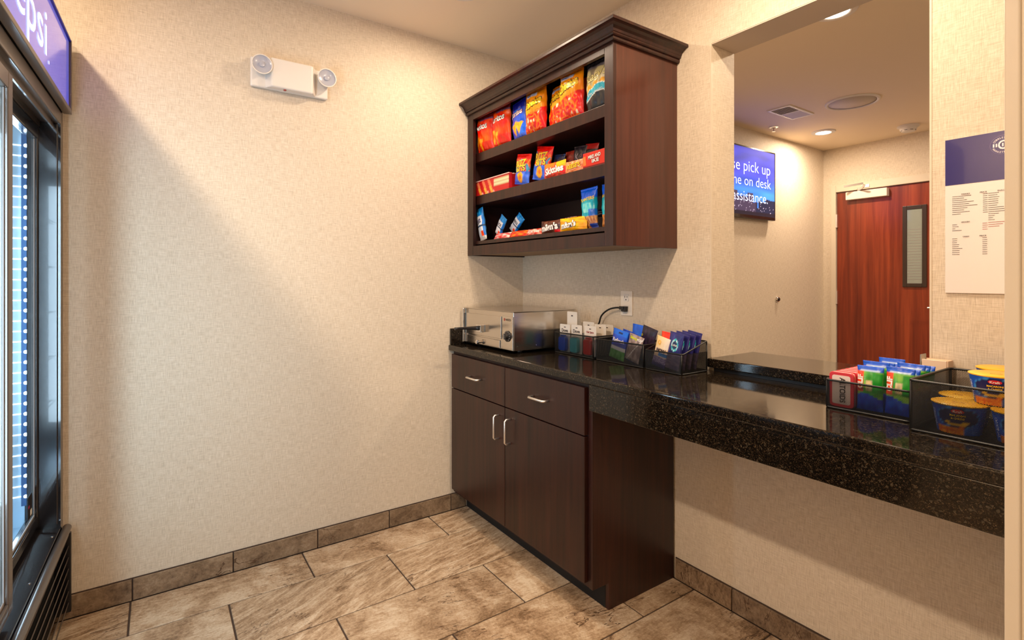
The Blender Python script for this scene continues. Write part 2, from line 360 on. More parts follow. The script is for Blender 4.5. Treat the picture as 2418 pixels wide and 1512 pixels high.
mkobj('grille',G().lathe([(.0005,-.0055),(.152,-.0045),(.152,-.001)],48,cap=False),gr,t,smooth=True)
t=thing('smoke_detector','white dome smoke detector on the far room ceiling above the wooden door','smoke detector',(.83,3.45,H))
mkobj('base',G().lathe([(.078,-.0005),(.078,-.012),(.070,-.016)],32),M['white'],t,smooth='angle')
mkobj('dome',G().lathe([(.062,-.016),(.060,-.034),(.046,-.050),(.02,-.055)],32),M['white'],t,smooth='angle')
for k in range(8):
    mkobj('slot',G().box(.046,.0535,-.010,.010,-.044,-.038,Matrix.Rotation(k*PI/4,4,'Z')),M['dark'],t)
t=thing('fire_sprinkler','small metal fire sprinkler head on the far room ceiling beside the vent','sprinkler',(.161,2.539,H))
mkobj('escutcheon',G().lathe([(.038,-.0005),(.036,-.006),(.018,-.009),(.018,-.001)],24,cap=False),M['nickel'],t,smooth='angle')
mkobj('frame_arms',G().tube([(-.008,0,-.004),(-.014,0,-.02),(0,0,-.038)],.0022).tube([(.008,0,-.004),(.014,0,-.02),(0,0,-.038)],.0022),M['nickel'],t)
mkobj('deflector',G().lathe([(.014,-.038),(.014,-.0395)],12),M['nickel'],t); mkobj('bulb',G().tube([(0,0,-.01),(0,0,-.036)],.0022),flat((150,30,25)),t)
# ================================================================ UPPER CABINET
XC,YC,ZB,ZT=1.134,-.3855,1.4077,2.2617
uc=thing('wall_cabinet','dark espresso open wall cabinet with crown moulding and three snack shelves','cabinet',(0,0,0))
mkobj('side_panel',G().box(XC-.018,XC-.0005,YC+.018,-.002,ZB,2.255),M['wood_side'],uc,bev=.001)
mkobj('side_panel',G().box(.002,.02,YC+.018,-.002,ZB,2.255),M['wood_in'],uc)
mkobj('back_panel',G().box(.02,XC-.018,-.01,-.002,ZB+.02,2.25),M['wood_in'],uc)
mkobj('top_panel',G().box(.02,XC-.018,YC+.018,-.01,2.235,2.255),M['wood_in'],uc)
mkobj('bottom_panel',G().box(.02,XC-.018,YC+.018,-.01,1.469,1.487),M['wood'],uc)
tag(mkobj('underside_panel',G().box(.02,XC-.018,YC+.018,-.01,ZB+.006,ZB+.012),new_mat('cabinet_underside',lin((140,112,80)),.6),uc),'paler unfinished board under the cabinet')
g=G().box(.002,.062,YC,YC+.018,ZB,2.24).box(1.087,XC,YC,YC+.018,ZB,2.24).box(.062,1.087,YC,YC+.018,2.163,2.24).box(.062,1.087,YC,YC+.018,ZB,1.460)
mkobj('face_frame',g,M['wood'],uc,bev=.0012)
for z in (1.979,1.742): mkobj('shelf',G().box(.021,XC-.019,-.355,-.011,z-.05,z),M['wood'],uc,bev=.0015)
prof=[(0,2.196),(.010,2.196),(.013,2.200),(.014,2.207),(.011,2.211),(.017,2.213),(.020,2.217),(.020,2.221),(.023,2.224),(.026,2.232),(.033,2.240),(.043,2.246),(.050,2.248),(.0565,2.249),(.0565,2.258),(.054,2.2617),(0,2.2617)]
g=G()
for o,z in prof: g.v+=[(.002,YC-o,z),(XC+o,YC-o,z),(XC+o,-.002,z)]
for i in range(len(prof)-1):
    for j in (0,1): a=i*3+j; g.f.append((a,a+1,a+4,a+3))
g.f.append(tuple(3*i for i in range(len(prof)))); g.f.append(tuple(3*i+2 for i in reversed(range(len(prof)))))
mkobj('crown_moulding',g,M['wood'],uc)
mkobj('top_cap',G().box(.003,XC+.05,YC-.05,-.003,2.256,2.2615),M['wood'],uc)
# ================================================================ BASE CABINET
bc=thing('base_cabinet','dark espresso base cabinet with two drawers over two doors under the counter','cabinet',(0,0,0))
mkobj('carcass',G().box(.014,1.105,-.48,-.012,.104,.881),M['wood_in'],bc)
mkobj('side_panel',G().prism([(-.012,.0),(-.3976,.0),(-.3976,.104),(-.482,.104),(-.482,.881),(-.012,.881)],1.105,1.123,axis='x'),M['wood'],bc,bev=.001)
mkobj('toe_kick',G().box(.014,1.104,-.3976,-.385,.0,.104),M['dark'],bc)
def pull(parent,cx,cz,vert,L=.105,y=-.5):
    h=L/2; P=[(-h,0),(-h,-.024),(-h+.006,-.03),(h-.006,-.03),(h,-.024),(h,0)]
    pts=[((cx,y+b,cz+a) if vert else (cx+a,y+b,cz)) for a,b in P]
    return mkobj('handle',G().tube(pts,.0050,10),M['nickel'],parent,smooth=True)
for x0,x1 in ((.027,.5512),(.5548,1.097)):
    d=mkobj('drawer',G().box(x0,x1,-.5,-.4815,.684,.866),M['wood'],bc,bev=.0015); pull(d,(x0+x1)/2,.774,False)
for x0,x1,hx in ((.027,.5512,.504),(.5548,1.097,.598)):
    d=mkobj('door',G().box(x0,x1,-.5,-.4815,.125,.679),M['wood'],bc,bev=.0015); pull(d,hx,.579,True,.110)
# ================================================================ COUNTER
ct=thing('countertop','long polished black granite countertop with deep front apron','countertop',(0,0,0))
mkobj('slab',G().box(.003,2.321,-.508,-.003,.8832,.914),M['granite'],ct,bev=.005,seg=3)
mkobj('apron',G().box(1.126,2.321,-.504,-.476,.786,.883),M['granite'],ct,bev=.002)
mkobj('side_splash',G().box(.003,.0185,-.500,-.004,.9142,1.004),M['granite'],ct,bev=.003)
ss=thing('sill_slab','black granite ledge across the pass-through opening','windowsill',(0,0,0))
mkobj('slab',G().box(XJ+.0015,XJ2-.0015,-.03,.293,.9285,.963),M['granite'],ss,bev=.004,seg=3)
mkobj('front_rail',G().box(XJ+.02,XJ2-.01,-.012,-.0015,.9145,.928),M['blackp'],ss)
# ================================================================ EMERGENCY LIGHT
em=thing('emergency_light','white twin-head emergency light unit high on the beige wall','emergency light',(0,-1.326,2.2))
mkobj('back_plate',G().box(.0015,.022,-.168,.165,-.066,.064),M['white'],em,bev=.006)
g=G().prism([(.0,-.12),(.055,-.088),(.055,.088),(.0,.12)],-.064,.066); mkobj('housing',g,M['white'],em,bev=.006,loc=(.002,0,0))
mkobj('test_button',G().lathe([(.006,0),(.006,-.004)],12,'z',(.04,-.03,-.064)),flat((170,60,50)),em)
for sy,cy in ((-1,-.128),(1,.150)):
    h=mkobj('lamp_head',G().lathe([(.0005,.018),(.020,.02),(.034,.035),(.042,.058),(.043,.066),(.039,.0665),(.038,.060)],32,'x',(0,cy,.022),cap=False),M['white'],em,smooth='angle')
    l=mkobj('lens',G().lathe([(.039,.064),(.030,.060),(.012,.0585),(.011,.064),(.0005,.066)],32,'x',(0,cy,.022),cap=False),M['lens'],h,smooth='angle')
# ================================================================ OUTLET + CORD
ol=thing('wall_outlet','white duplex wall outlet with a black plug in its lower socket','outlet',(.8465,0,1.163))
mkobj('cover_plate',G().box(-.0365,.0365,-.006,-.0008,-.059,.059),M['offwhite'],ol,bev=.0025)
for z in (.026,-.026):
    s=mkobj('socket',G().prism(rrect(-.017,.017,z-.0175,z+.0175,.009),-.0078,-.005,axis='y'),M['white'],ol)
    if z>0: mkobj('slots',G().box(-.0085,-.0060,-.0084,-.0077,z-.001,z+.009).box(.0055,.008,-.0084,-.0077,z,z+.008).lathe([(.003,-.0084),(.003,-.0077)],10,'y',(0,0,z-.009)),M['dark'],s)
cdp=thing('power_cord','black power cord looping from the wall outlet down behind the gift cards','cord',(.8465,0,1.137))
mkobj('plug',G().prism([(-.012,-.012),(.012,-.014),(.014,.012),(-.014,.012)],-.030,-.0082,axis='y').prism(rrect(-.022,.006,-.004,.012,.004),-.034,-.024,axis='y'),M['blackp'],cdp,bev=.002)
P0=[(-.012,-.029,.004),(-.04,-.03,.004),(-.08,-.032,-.004),(-.115,-.034,-.022),(-.14,-.034,-.045),(-.152,-.034,-.075),(-.168,-.034,-.092),(-.20,-.034,-.108),(-.25,-.030,-.125),(-.31,-.02,-.13)]
def cr(P,n=6):
    P=[Vector(p) for p in P]; o=[]
    for i in range(len(P)-1):
        a=P[max(i-1,0)];b=P[i];c=P[i+1];d=P[min(i+2,len(P)-1)]
        for k in range(n):
            t=k/n; o.append(.5*((2*b)+(c-a)*t+(2*a-5*b+4*c-d)*t*t+(3*b-a-3*c+d)*t**3))
    return o+[P[-1]]
mkobj('cable',G().tube(cr(P0),.0042,10),M['blackw'],cdp,smooth=True)
# ================================================================ PIZZA OVEN
ov=thing('countertop_oven','stainless steel countertop pizza oven with side handle and black dial','oven',(0,0,.9145))
mkobj('body',G().box(.020,.507,-.418,-.028,.013,.201),M['steel'],ov,bev=.003)
mkobj('top_lid',G().box(.018,.509,-.421,-.026,.2012,.2035),M['steel'],ov,bev=.001)
mkobj('door',G().box(.05,.404,-.424,-.4185,.064,.176),M['steel'],ov,bev=.0015)
mkobj('control_panel',G().box(.413,.5065,-.4225,-.4185,.016,.180),M['steel'],ov,bev=.001)
mkobj('crumb_tray',G().box(.06,.39,-.4225,-.4185,.018,.056),M['steel'],ov,bev=.0015)
mkobj('tray_knob',G().lathe([(.007,0),(.007,-.012),(.013,-.016),(.013,-.024),(.009,-.027)],20,'y',(.205,-.4225,.030)),M['chrome'],ov,smooth='angle')
mkobj('side_flange',G().box(.020,.040,-.436,-.4185,.013,.201),M['chrome'],ov,bev=.003)
hd=mkobj('handle_bracket',G().box(.205,.252,-.452,-.4245,.085,.125),M['chrome'],ov,bev=.003)
mkobj('handle_grip',G().tube([(.228,-.452,.106),(.228,-.475,.107),(.226,-.52,.109),(.224,-.57,.110),(.222,-.585,.108)],[.013,.010,.007,.006,.008],12),M['blackp'],ov,smooth=True)
dl=mkobj('dial',G().lathe([(.027,0),(.027,-.004),(.0165,-.006),(.0145,-.020)],28,'y',(.462,-.4225,.083)),M['blackp'],ov,smooth='angle')
mkobj('dial_pointer',G().box(.460,.464,-.446,-.4445,.073,.094),M['grey'],dl)
g=G()
for k in range(11):
    a=R(-140+28*k); g.box(-.0008,.0008,-.0008,.0002,.0215,.0250,Matrix.Translation((.462,-.4268,.083))@Matrix.Rotation(a,4,'Y'))
mkobj('dial_marks',g,M['white'],dl)
put_text(ov,'WISCO',plane_y(-.4225),.466,.163,.046,(50,34,28),bold=.02)
mkobj('logo_mark',G().box(.430,.438,-.4235,-.4226,.157,.170),flat((150,40,30)),ov)
for x in (.06,.45):
    for y in (-.34,-.08): mkobj('foot',G().lathe([(.014,0),(.012,.013)],14,'z',(x,y,0)),M['blackp'],ov,smooth='angle')
for y in (-.395,-.28): mkobj('screw',G().lathe([(.003,0),(.002,.0015)],8,'x',(.5072,y,.035)),M['chrome'],ov)
# ================================================================ DRINKS COOLER
fr=thing('drinks_cooler','tall black glass-door drinks cooler with lit blue header sign beside the beige wall','refrigerator',(.033,-2.1,0),rot=(0,0,-.0251))
FW=1.37; D=.74
mkobj('cabinet_shell',G().box(0.002,.045,-D,-.022,.05,1.895).box(FW-.045,FW,-D,-.022,.05,1.895).box(.045,FW-.045,-D,-D+.04,.05,1.895).box(.045,FW-.045,-D+.04,-.12,.34,.40).box(.045,FW-.045,-D+.04,-.12,1.83,1.895),M['blackg'],fr)
mkobj('inner_liner',G().box(.046,.050,-D+.041,-.115,.401,1.829).box(FW-.050,FW-.046,-D+.041,-.115,.401,1.829).box(.05,FW-.05,-D+.041,-D+.045,.401,1.829).box(.05,FW-.05,-D+.045,-.125,.401,.405),M['coolwall'],fr)
mkobj('front_frame',G().box(.012,.036,-.10,-.022,.375,1.89).box(FW-.036,FW-.012,-.10,-.022,.375,1.89).box(.036,FW-.036,-.10,-.022,1.842,1.89),M['bronze'],fr,bev=.003)
for a_ in (.0365,FW-.052): mkobj('jamb_liner',G().box(a_,a_+.0155,-.118,-.030,.39,1.84),M['blackg'],fr,bev=.002)
mkobj('door_track',G().box(.053,FW-.053,-.045,-.040,1.822,1.842).box(.053,FW-.053,-.082,-.077,1.822,1.842).box(.053,FW-.053,-.116,-.111,1.822,1.842),M['bronze'],fr)
hb=mkobj('header_box',G().box(0,FW,-.60,-.012,1.896,2.165),M['blackp'],fr,bev=.002)
mkobj('header_frame',G().box(-.001,.012,-.02,.004,1.892,2.168).box(FW-.012,FW+.001,-.02,.004,1.892,2.168).box(.012,FW-.012,-.02,.005,1.890,1.906),M['bronze'],fr,bev=.002)
mkobj('header_top_edge',G().box(.012,FW-.012,-.02,.003,2.160,2.167),flat((20,20,150)),fr)
nx,nz=60,14; g=G(); g.c=[]
for j in range(nz+1):
    for i in range(nx+1):
        u=i/nx; v=j/nz; g.v.append((.012+u*(FW-.024),-.004,1.906+v*.254)); k=noise.noise(Vector((u*3,v*2,4)))*.5+.5
        a=(70,86,240); b=(128,126,226); q=(1-v)*.5+.5*k; g.c.append(lin(tuple(b[m]*(1-q)+a[m]*q for m in range(3))))
for j in range(nz):
    for i in range(nx): a=j*(nx+1)+i; g.f.append((a,a+nx+1,a+nx+2,a+1))
sf=mkobj('sign_face',g,M['signlit'],fr)
put_text(fr,'pepsi',lambda a,b,e:(.655-a,-.004+e,2.005+b),0,0,.50,(236,240,255),height=.175,bold=.0,emit=.9,name='lettering')
put_text(fr,'.',lambda a,b,e:(.375-a,-.004+e,1.955+b),0,0,.012,(236,240,255),emit=.9)
def cooler_door(x0,x1,y,nm):
    d=thing('sliding_door',None,None); d.parent=fr; d.location=(0,0,0); s=.012 if nm else .042; z0,z1=.402,1.820
    mkobj('door_frame',G().box(x0,x0+s,y-.03,y,z0,z1).box(x1-s,x1,y-.03,y,z0,z1).box(x0+s,x1-s,y-.03,y,z1-.045,z1).box(x0+s,x1-s,y-.03,y,z0,z0+.035),M['blackg' if nm else 'bronze'],d,bev=.003)
    mkobj('glass',G().box(x0+s,x1-s,y-.016,y-.012,z0+.035,z1-.045),M['glass'],d)
    mkobj('glass_seal',G().box(x0+s,x0+s+.006,y-.011,y-.008,z0+.036,z1-.046).box(x0+s+.006,x1-s,y-.011,y-.008,z0+.036,z0+.044),M['grey'],d)
    return d
dR=cooler_door(.0525,.70,-.081,1); dL=cooler_door(.640,FW-.053,-.034,0)
mkobj('energy_sticker',G().box(.088,.150,-.0925,-.0915,.455,.535),M['blackp'],dR)
mkobj('sticker_panel',G().box(.096,.118,-.0914,-.091,.462,.482),M['white_card'],dR); mkobj('sticker_mark',G().box(.128,.146,-.0914,-.091,.495,.503),flat((200,40,90)),dR)
sill=mkobj('sill_tray',G().prism([(-.118,.386),(-.022,.372),(-.022,.345),(-.118,.345)],.036,FW-.036,axis='x'),M['blackg'],fr,bev=.002)
for x in (.12,.45,.9,1.25): mkobj('screw',G().lathe([(.004,0),(.003,.002)],10,'z',(x,-.035,.374)),M['chrome'],fr)
mkobj('bumper_bar',G().tube([(.02,-.008,.360),(FW-.02,-.008,.360)],.014,14),M['bronze'],fr,smooth='angle')
for a_ in (-.006,FW-.010): mkobj('grille_side',G().box(a_,a_+.016,-.03,.002,.04,.335),M['blackp'],fr,bev=.002)
for k in range(7):
    z=.312-.042*k; mkobj('grille_slat',G().box(.010,FW-.010,-.0015,.0015,-.018,.018,Matrix.Translation((0,-.010,z))@Matrix.Rotation(R(-18),4,'X')),M['bronze'],fr)
mkobj('grille_backing',G().box(.01,FW-.01,-.05,-.04,.04,.345),M['dark'],fr)
for y in (-.1,-.66):
    for x in (.06,FW-.06): mkobj('foot',G().lathe([(.025,0.0),(.02,.05)],14,'z',(x,y,0)),M['blackp'],fr)
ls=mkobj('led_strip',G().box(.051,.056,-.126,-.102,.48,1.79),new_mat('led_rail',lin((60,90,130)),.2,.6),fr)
lb=None
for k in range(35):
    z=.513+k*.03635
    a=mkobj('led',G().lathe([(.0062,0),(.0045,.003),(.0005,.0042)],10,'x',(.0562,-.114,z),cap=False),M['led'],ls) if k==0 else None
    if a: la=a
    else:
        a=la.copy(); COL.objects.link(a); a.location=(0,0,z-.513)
    if k==0: lb=mkobj('led_streak',G().box(.0505,.0525,-.185,-.1265,z-.0022,z+.0022),M['ledstreak'],ls)  # glowing bar imitates the horizontal reflection streak at each LED
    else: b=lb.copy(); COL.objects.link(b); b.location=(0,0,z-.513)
for z in (.62,.86,1.10,1.34,1.58):
    g=G()
    for k in range(26): y=-.22-.018*k; g.box(.052,FW-.052,y,y+.003,z,z+.003)
    for x in (.06,.36,.685,1.0,1.30): g.box(x,x+.004,-.675,-.215,z-.004,z)
    tag(mkobj('wire_shelf',g,M['grey'],fr),kind='stuff')
def strip(x,z0,z1,p,rz,col=(.72,.87,1),y=-.17,wd=.10):
    l=bpy.data.lights.new('cooler_led_and_fill','AREA'); l.shape='RECTANGLE'; l.size=wd; l.size_y=z1-z0; l.energy=p; l.color=col
    o=bpy.data.objects.new('cooler_led_and_fill',l); COL.objects.link(o); o.parent=fr; o.location=(x,y,(z0+z1)/2); o.rotation_euler=(R(90),0,rz); return o
strip(FW-.075,.5,1.78,COOLER[0],R(55)); strip(.075,.5,1.78,COOLER[1],R(-55)); strip(FW-.075,.5,1.78,10,R(100),y=-.20)  # third strip is an added inward fill lamp brightening the cooler interior
# ================================================================ MENU SIGN
sg=thing('menu_sign','tall white price list sign with dark blue top band right of the pass-through','sign',(0,0,0))
mkobj('board',G().box(2.046,2.320,-.0055,-.001,1.240,1.669),M['paper'],sg,bev=.001)
mkobj('blue_band',G().box(2.0465,2.3195,-.0062,-.0056,1.541,1.6685),M['navy'],sg)
fn=plane_y(-.0062); fw=plane_y(-.0056); WH=(236,228,236)
g=G(); LCX,LCZ,LR=2.166,1.632,.0245
g.tube([(LCX+LR*1.0*math.cos(2*PI*k/40),-.0064,LCZ+LR*math.sin(2*PI*k/40)) for k in range(40)],.00035,4,True); mkobj('logo_ring',g,flat((150,140,180)),sg)
def arc_text(s,r,a0,a1,h,flip):
    n=len(s)
    for i,ch in enumerate(s):
        a=R(a0+(a1-a0)*i/(n-1)); V,F,W,Hh=text_mesh(ch,.01,0); k=h/.7
        rot=(a-PI/2) if not flip else (a+PI/2); ca,sa=math.cos(rot),math.sin(rot)
        for x,y in V: arcg.v.append(tuple(fn(LCX+r*math.cos(a)+k*(ca*x-sa*y),LCZ+r*math.sin(a)+k*(sa*x+ca*y),.0005)))
        b=len(arcg.v)-len(V); arcg.f.extend(tuple(b+q for q in f) for f in F)
arcg=G(); arc_text('COBBLESTONE',.0185,152,28,.0042,False); arc_text('MARKETPLACE',.0195,208,332,.0042,True); mkobj('logo_lettering',arcg,flat(WH),sg)
put_text(sg,'C',fn,LCX,LCZ,.0175,WH,height=.024,bold=.02,name='logo_letter')
g=G()
for k,x in enumerate((-.0175,-.0120,.0005,.0055,.0110,.0165)): g.box(LCX+x-.0013,LCX+x+.0017,-.0069,-.0063,LCZ-.0045,LCZ+.0045)
mkobj('logo_awning',g,flat(WH),sg)
for s_,x,z,wd in (('DRINKS',2.091,1.513,.018),('PRICE',2.128,1.513,.014),('SNACKS',2.166,1.513,.020),('GROCERY',2.091,1.436,.019),('CANDY',2.092,1.396,.014),('PRICE',2.127,1.396,.014)):
    put_text(sg,s_,fw,x,z,wd,(60,50,52),height=.0034,bold=.02)
rs=random.Random(3)
def lines(x,z,ws,mat,step=.00545,nm='small_print'):
    g=G()
    for i,wd in enumerate(ws):
        xx=x
        while xx<x+wd:
            q=rs.uniform(.0008,.0026); g.box(xx,min(xx+q,x+wd+.0005),-.0060,-.00562,z-step*i-.0007,z-step*i+.0007); xx+=q+.0006
    mkobj(nm,g,M[mat],sg)
lines(2.062,1.508,[.040,.025,.031,.046,.036,.053,.032,.025,.037,.018],'ink'); lines(2.127,1.508,[.009]*10,'ink')
lines(2.138,1.508,[.020,.018,.021,.019,.019,.019,.017,.031,.031,.046,.020,.012,.009,.012],'ink'); lines(2.138,1.4305,[.031,.028,.021],'inkred')
lines(2.062,1.430,[.010,.013,.006,.020],'ink'); lines(2.126,1.4295,[.010]*4,'inkred'); lines(2.062,1.391,[.011,.010,.010,.015,.013,.022,.015,.015,.016],'ink'); lines(2.126,1.3905,[.009]*9,'ink')
# ================================================================ TV + WALL BUMPER
tv=thing('wall_television','blue lit wall television showing a pick up phone message in the far room','television',(0,0,0))
Y0,Y1,Z0,Z1=1.676,2.757,1.797,2.405
mkobj('housing',G().box(.020,.052,Y0,Y1,Z0,Z1),M['blackp'],tv,bev=.004)
mkobj('wall_bracket',G().box(.001,.02,2.1,2.35,1.98,2.22),M['blackp'],tv)
mkobj('bezel',G().box(.0525,.056,Y0,Y1,Z0,Z0+.026).box(.0525,.056,Y0,Y1,Z1-.010,Z1).box(.0525,.056,Y0,Y0+.010,Z0+.026,Z1-.01).box(.0525,.056,Y1-.010,Y1,Z0+.026,Z1-.01),M['blackg'],tv)
nx,nz=150,80; g=G(); g.c=[]; rs=random.Random(8)
BL=[(0,.30),(.30,.34),(.46,.27),(.60,.33),(.68,.20),(.735,.12),(.755,.24),(.80,.22),(.86,.27),(.93,.26),(1.01,.22)]
def sky(v):
    s=[(.0,(70,120,220)),(.35,(62,130,232)),(.6,(66,72,214)),(1,(58,60,178))]
    for (a,ca),(b,cb) in zip(s,s[1:]):
        if v<=b: k=(v-a)/(b-a); return [ca[i]*(1-k)+cb[i]*k for i in range(3)]
    return s[-1][1]
for j in range(nz+1):
    for i in range(nx+1):
        u=i/nx; v=j/nz; g.v.append((.0545,Y0+.01+u*(Y1-Y0-.02),Z0+.026+v*(Z1-Z0-.036)))
        hgt=[h for a,h in BL if a<=u][-1]; c=sky(v); cl=noise.noise(Vector((u*4,v*9,2)))
        c=[x*(1+.25*cl) for x in c]
        if v<hgt+.015*noise.noise(Vector((u*40,0,0))):
            b=(70,58,84) if u<.72 else (40,40,66); c=list(b)
            if v<hgt-.05 and rs.random()<.035 and v>.05: c=[190,180,210]
            if v<.06: c=[40,32,44]
        g.c.append(lin(tuple(max(0,min(255,x)) for x in c)))
for j in range(nz):
    for i in range(nx): a=j*(nx+1)+i; g.f.append((a,a+1,a+nx+2,a+nx+1))
mkobj('screen',g,M['screen'],tv)
px=lambda a,b,e:(.0546+e,a,b); TVW=(214,224,255)
for s_,z,wd,h,yc in (('Please pick up',2.224,.82,.122,2.263),('phone on desk',2.100,.78,.110,2.294),('for assistance.',1.982,.73,.088,2.268)): put_text(tv,s_,px,yc,z,wd,TVW,height=h,emit=.95,bold=-.004)
wbm=thing('wall_door_bumper','small round chrome door bumper with black centre on the far room wall','door stop',(0,2.884,1.086))
mkobj('cup',G().lathe([(.028,.001),(.028,.006),(.022,.018),(.018,.019)],24,'x'),M['chrome'],wbm,smooth='angle'); mkobj('rubber',G().lathe([(.016,.019),(.014,.026),(.0005,.028)],20,'x'),M['blackp'],wbm,smooth='angle')
# ================================================================ PACKAGE BUILDERS
def nz3(x,y,z=0): return noise.noise(Vector((x,y,z)))
def mixc(a,b,k): k=max(0,min(1,k)); return tuple(a[i]*(1-k)+b[i]*k for i in range(3))
def tri(u,v,a,b,c):
    def s(p,q,r): return (p[0]-r[0])*(q[1]-r[1])-(q[0]-r[0])*(p[1]-r[1])
    d1,d2,d3=s((u,v),a,b),s((u,v),b,c),s((u,v),c,a); return not ((d1<0 or d2<0 or d3<0) and (d1>0 or d2>0 or d3>0))
def pouch(name,label,cat,loc,w,h,d,paint,texts=(),rz=0,tx=0,ry=0,group=None,nu=30,nv=38,seed=0,seal=.05,wr=.10,mat='foil',pinch=.05,horiz=False):
    """pillow pack standing on its lower seal, printed front looking to -y"""
    def surf(u,v,e=0,side=-1):
        if horiz: p=u; q=v
        else: p=v; q=u
        a=max(0,min(1,(p-seal)/(1-2*seal))); bul=max(0,math.sin(PI*a))**.45 if 0<a<1 else 0
        ed=max(0,1-abs(2*q-1)**2.6)**.6
        th=d/2*bul*ed+.0008
        n=nz3(u*5+seed*3.1,v*6+seed,seed)*wr*d*(.35+bul)+nz3(u*13+seed,v*4,seed+5)*wr*.5*d
        n+=(.0012*math.sin(p*h*900) if not 0<a<1 else 0)
        x=(u-.5)*w*(1-(pinch*bul if not horiz else 0)); z=v*h if not horiz else h*(.5+(v-.5)*(1-pinch*bul))
        return Vector((x,side*(th+e)+n,z))
    g=G(); g.c=[]
    for side in (-1,1):
        for j in range(nv+1):
            for i in range(nu+1):
                u=i/nu; v=j/nv; g.v.append(tuple(surf(u,v,0,side))); c=paint(u,v); 
                if side>0: c=mixc(c,(200,200,205),.35)
                g.c.append(lin(vivid(c)))
    N=(nu+1)*(nv+1)
    for s in (0,1):
        for j in range(nv):
            for i in range(nu):
                a=s*N+j*(nu+1)+i; q=(a,a+1,a+nu+2,a+nu+1); g.f.append(q if s==0 else q[::-1])
    rim=[i for i in range(nu+1)]+[j*(nu+1)+nu for j in range(1,nv+1)]+[nv*(nu+1)+i for i in range(nu-1,-1,-1)]+[j*(nu+1) for j in range(nv-1,0,-1)]
    for a,b in zip(rim,rim[1:]+rim[:1]): g.f.append((b,a,a+N,b+N))
    o=mkobj(name,g,M[mat],smooth=True); o.location=loc; o.rotation_euler=(tx,ry,rz); tag(o,label,cat,group)
    f=lambda x,z,e:surf(max(0,min(1,x/w+.5)),max(0,min(1,z/h)),e)
    for tt_ in texts:
        tt_=dict(tt_); b=tt_.pop('s'); put_text(o,b,f,tt_.pop('x')*w,tt_.pop('z')*h,tt_.pop('w')*w,tt_.pop('c'),eps=.0007,**tt_)
    return o
BK=(20,16,18); WT=(245,240,235); YL=(250,205,30)
# ---- paints
def p_nacho(s,chips=True):
    def f(u,v):
        n=nz3(u*3+s,v*4,s); c=mixc((214,30,18),(248,98,28),.5+1.3*n)
        if v>.90: c=(120,26,22)
        if .865<v<.90: c=mixc(c,(60,90,150),.7 if u>.25 else 0)
        if chips and v<.50:
            for cx,cy,r in ((.14,.26,.17),(.36,.20,.15)):
                if abs(u-cx)<r*.7*(1-(cy+.15-v)/.5) and cy-.16<v<cy+.18: c=mixc((250,180,50),(214,120,24),.5+nz3(u*20,v*20,s))
        if v<.28 and u>.5: c=mixc(c,(168,20,20),.6)
        return c
    return f
def p_ranch(u,v):
    c=mixc((26,60,170),(20,110,220),.5+nz3(u*2,v*3,9))
    if v>.78: c=(14,24,120)
    if tri(u,v,(.08,.40),(.56,.50),(.38,.12)) or tri(u,v,(.45,.46),(.92,.42),(.60,.14)): c=mixc((252,200,60),(226,150,40),.5+nz3(u*16,v*16,3))
    if v<.14: c=mixc(c,(90,80,170),.5)
    return c
def p_puff(s):
    def f(u,v):
        n=nz3(u*3+s,v*3,s); c=mixc((248,140,20),(252,170,40),.5+n)
        if v>.92: c=mixc(c,(226,100,20),.5)
        if .84<v<.92 and .08<u<.66: c=(226,224,236)
        if .87<v<.90 and .14<u<.36: c=(60,84,170)
        lim=.40+.14*u
        if v<lim:
            c=(206,26,20); k=nz3(u*7+s*2,v*11,s+3)
            if abs(k)<.20: c=mixc((252,150,40),(240,92,22),abs(k)*7)
            if nz3(u*9+s,v*9,s+8)>.42: c=(246,226,200)
            if u>.86: c=(196,20,22)
        return c
    return f
def p_pita(u,v):
    c=mixc((222,214,180),(196,186,140),.5+nz3(u*4,v*4,6))
    if v>.90: c=(56,50,52)
    if .84<v<.90: c=(140,130,130)
    if tri(u,v,(.2,.86),(.6,.86),(.40,.62)) : c=(150,140,120)
    for cx,cy,r in ((.22,.42,.14),(.52,.45,.15),(.80,.50,.12)):
        if (u-cx)**2+((v-cy)*1.25)**2<r*r: c=mixc((236,190,90),(206,150,60),.5+nz3(u*20,v*20,1))
    q=v-(.26+.10*math.sin(u*3.2-.6))
    if 0<q<.13: c=(54,168,190)
    if q<=0: c=(44,44,46)
    if -.02<q<0 or .13<q<.145: c=(236,236,230)
    return c
def p_ritz(s):
    def f(u,v):
        if v>.82: c=mixc((226,34,26),(200,20,20),.5+nz3(u*5,v*8,s))
        elif v>.44:
            c=(236,120,40)
            if abs(nz3(u*6+s,v*7,2))<.20: c=(214,30,24)
            if nz3(u*5+s,v*5,7)>.25: c=(60,140,170)
        else: c=mixc((44,90,196),(96,130,226),.5+nz3(u*5,v*5,s))
        if (u-.5)**2*.8+((v-.24)*1.0)**2<.030: c=mixc((252,196,40),(240,150,30),.5+nz3(u*15,v*15,s))
        if (u-.5)**2+((v-.24)*1.2)**2<.006: c=(214,110,20)
        return c
    return f
def p_solid(a,b,s=1,top=None,bot=None,f=5):
    def g_(u,v):
        c=mixc(a,b,.5+1.2*nz3(u*f+s,v*f,s))
        if top and v>top[0]: c=top[1]
        if bot and v<bot[0]: c=bot[1]
        return c
    return g_
def p_fruit(u,v):
    c=mixc((226,36,30),(240,80,40),.5+nz3(u*4,v*4,2))
    if v>.70 and u<.55: c=(244,130,30)
    if v>.62 and u>.6: c=(246,190,40)
    if v<.22: c=mixc((206,60,30),(150,40,20),.5+nz3(u*9,v*9,1)*2)
    if abs(u-.75)<.05 and abs(v-.30)<.06: c=(150,190,40)
    return c
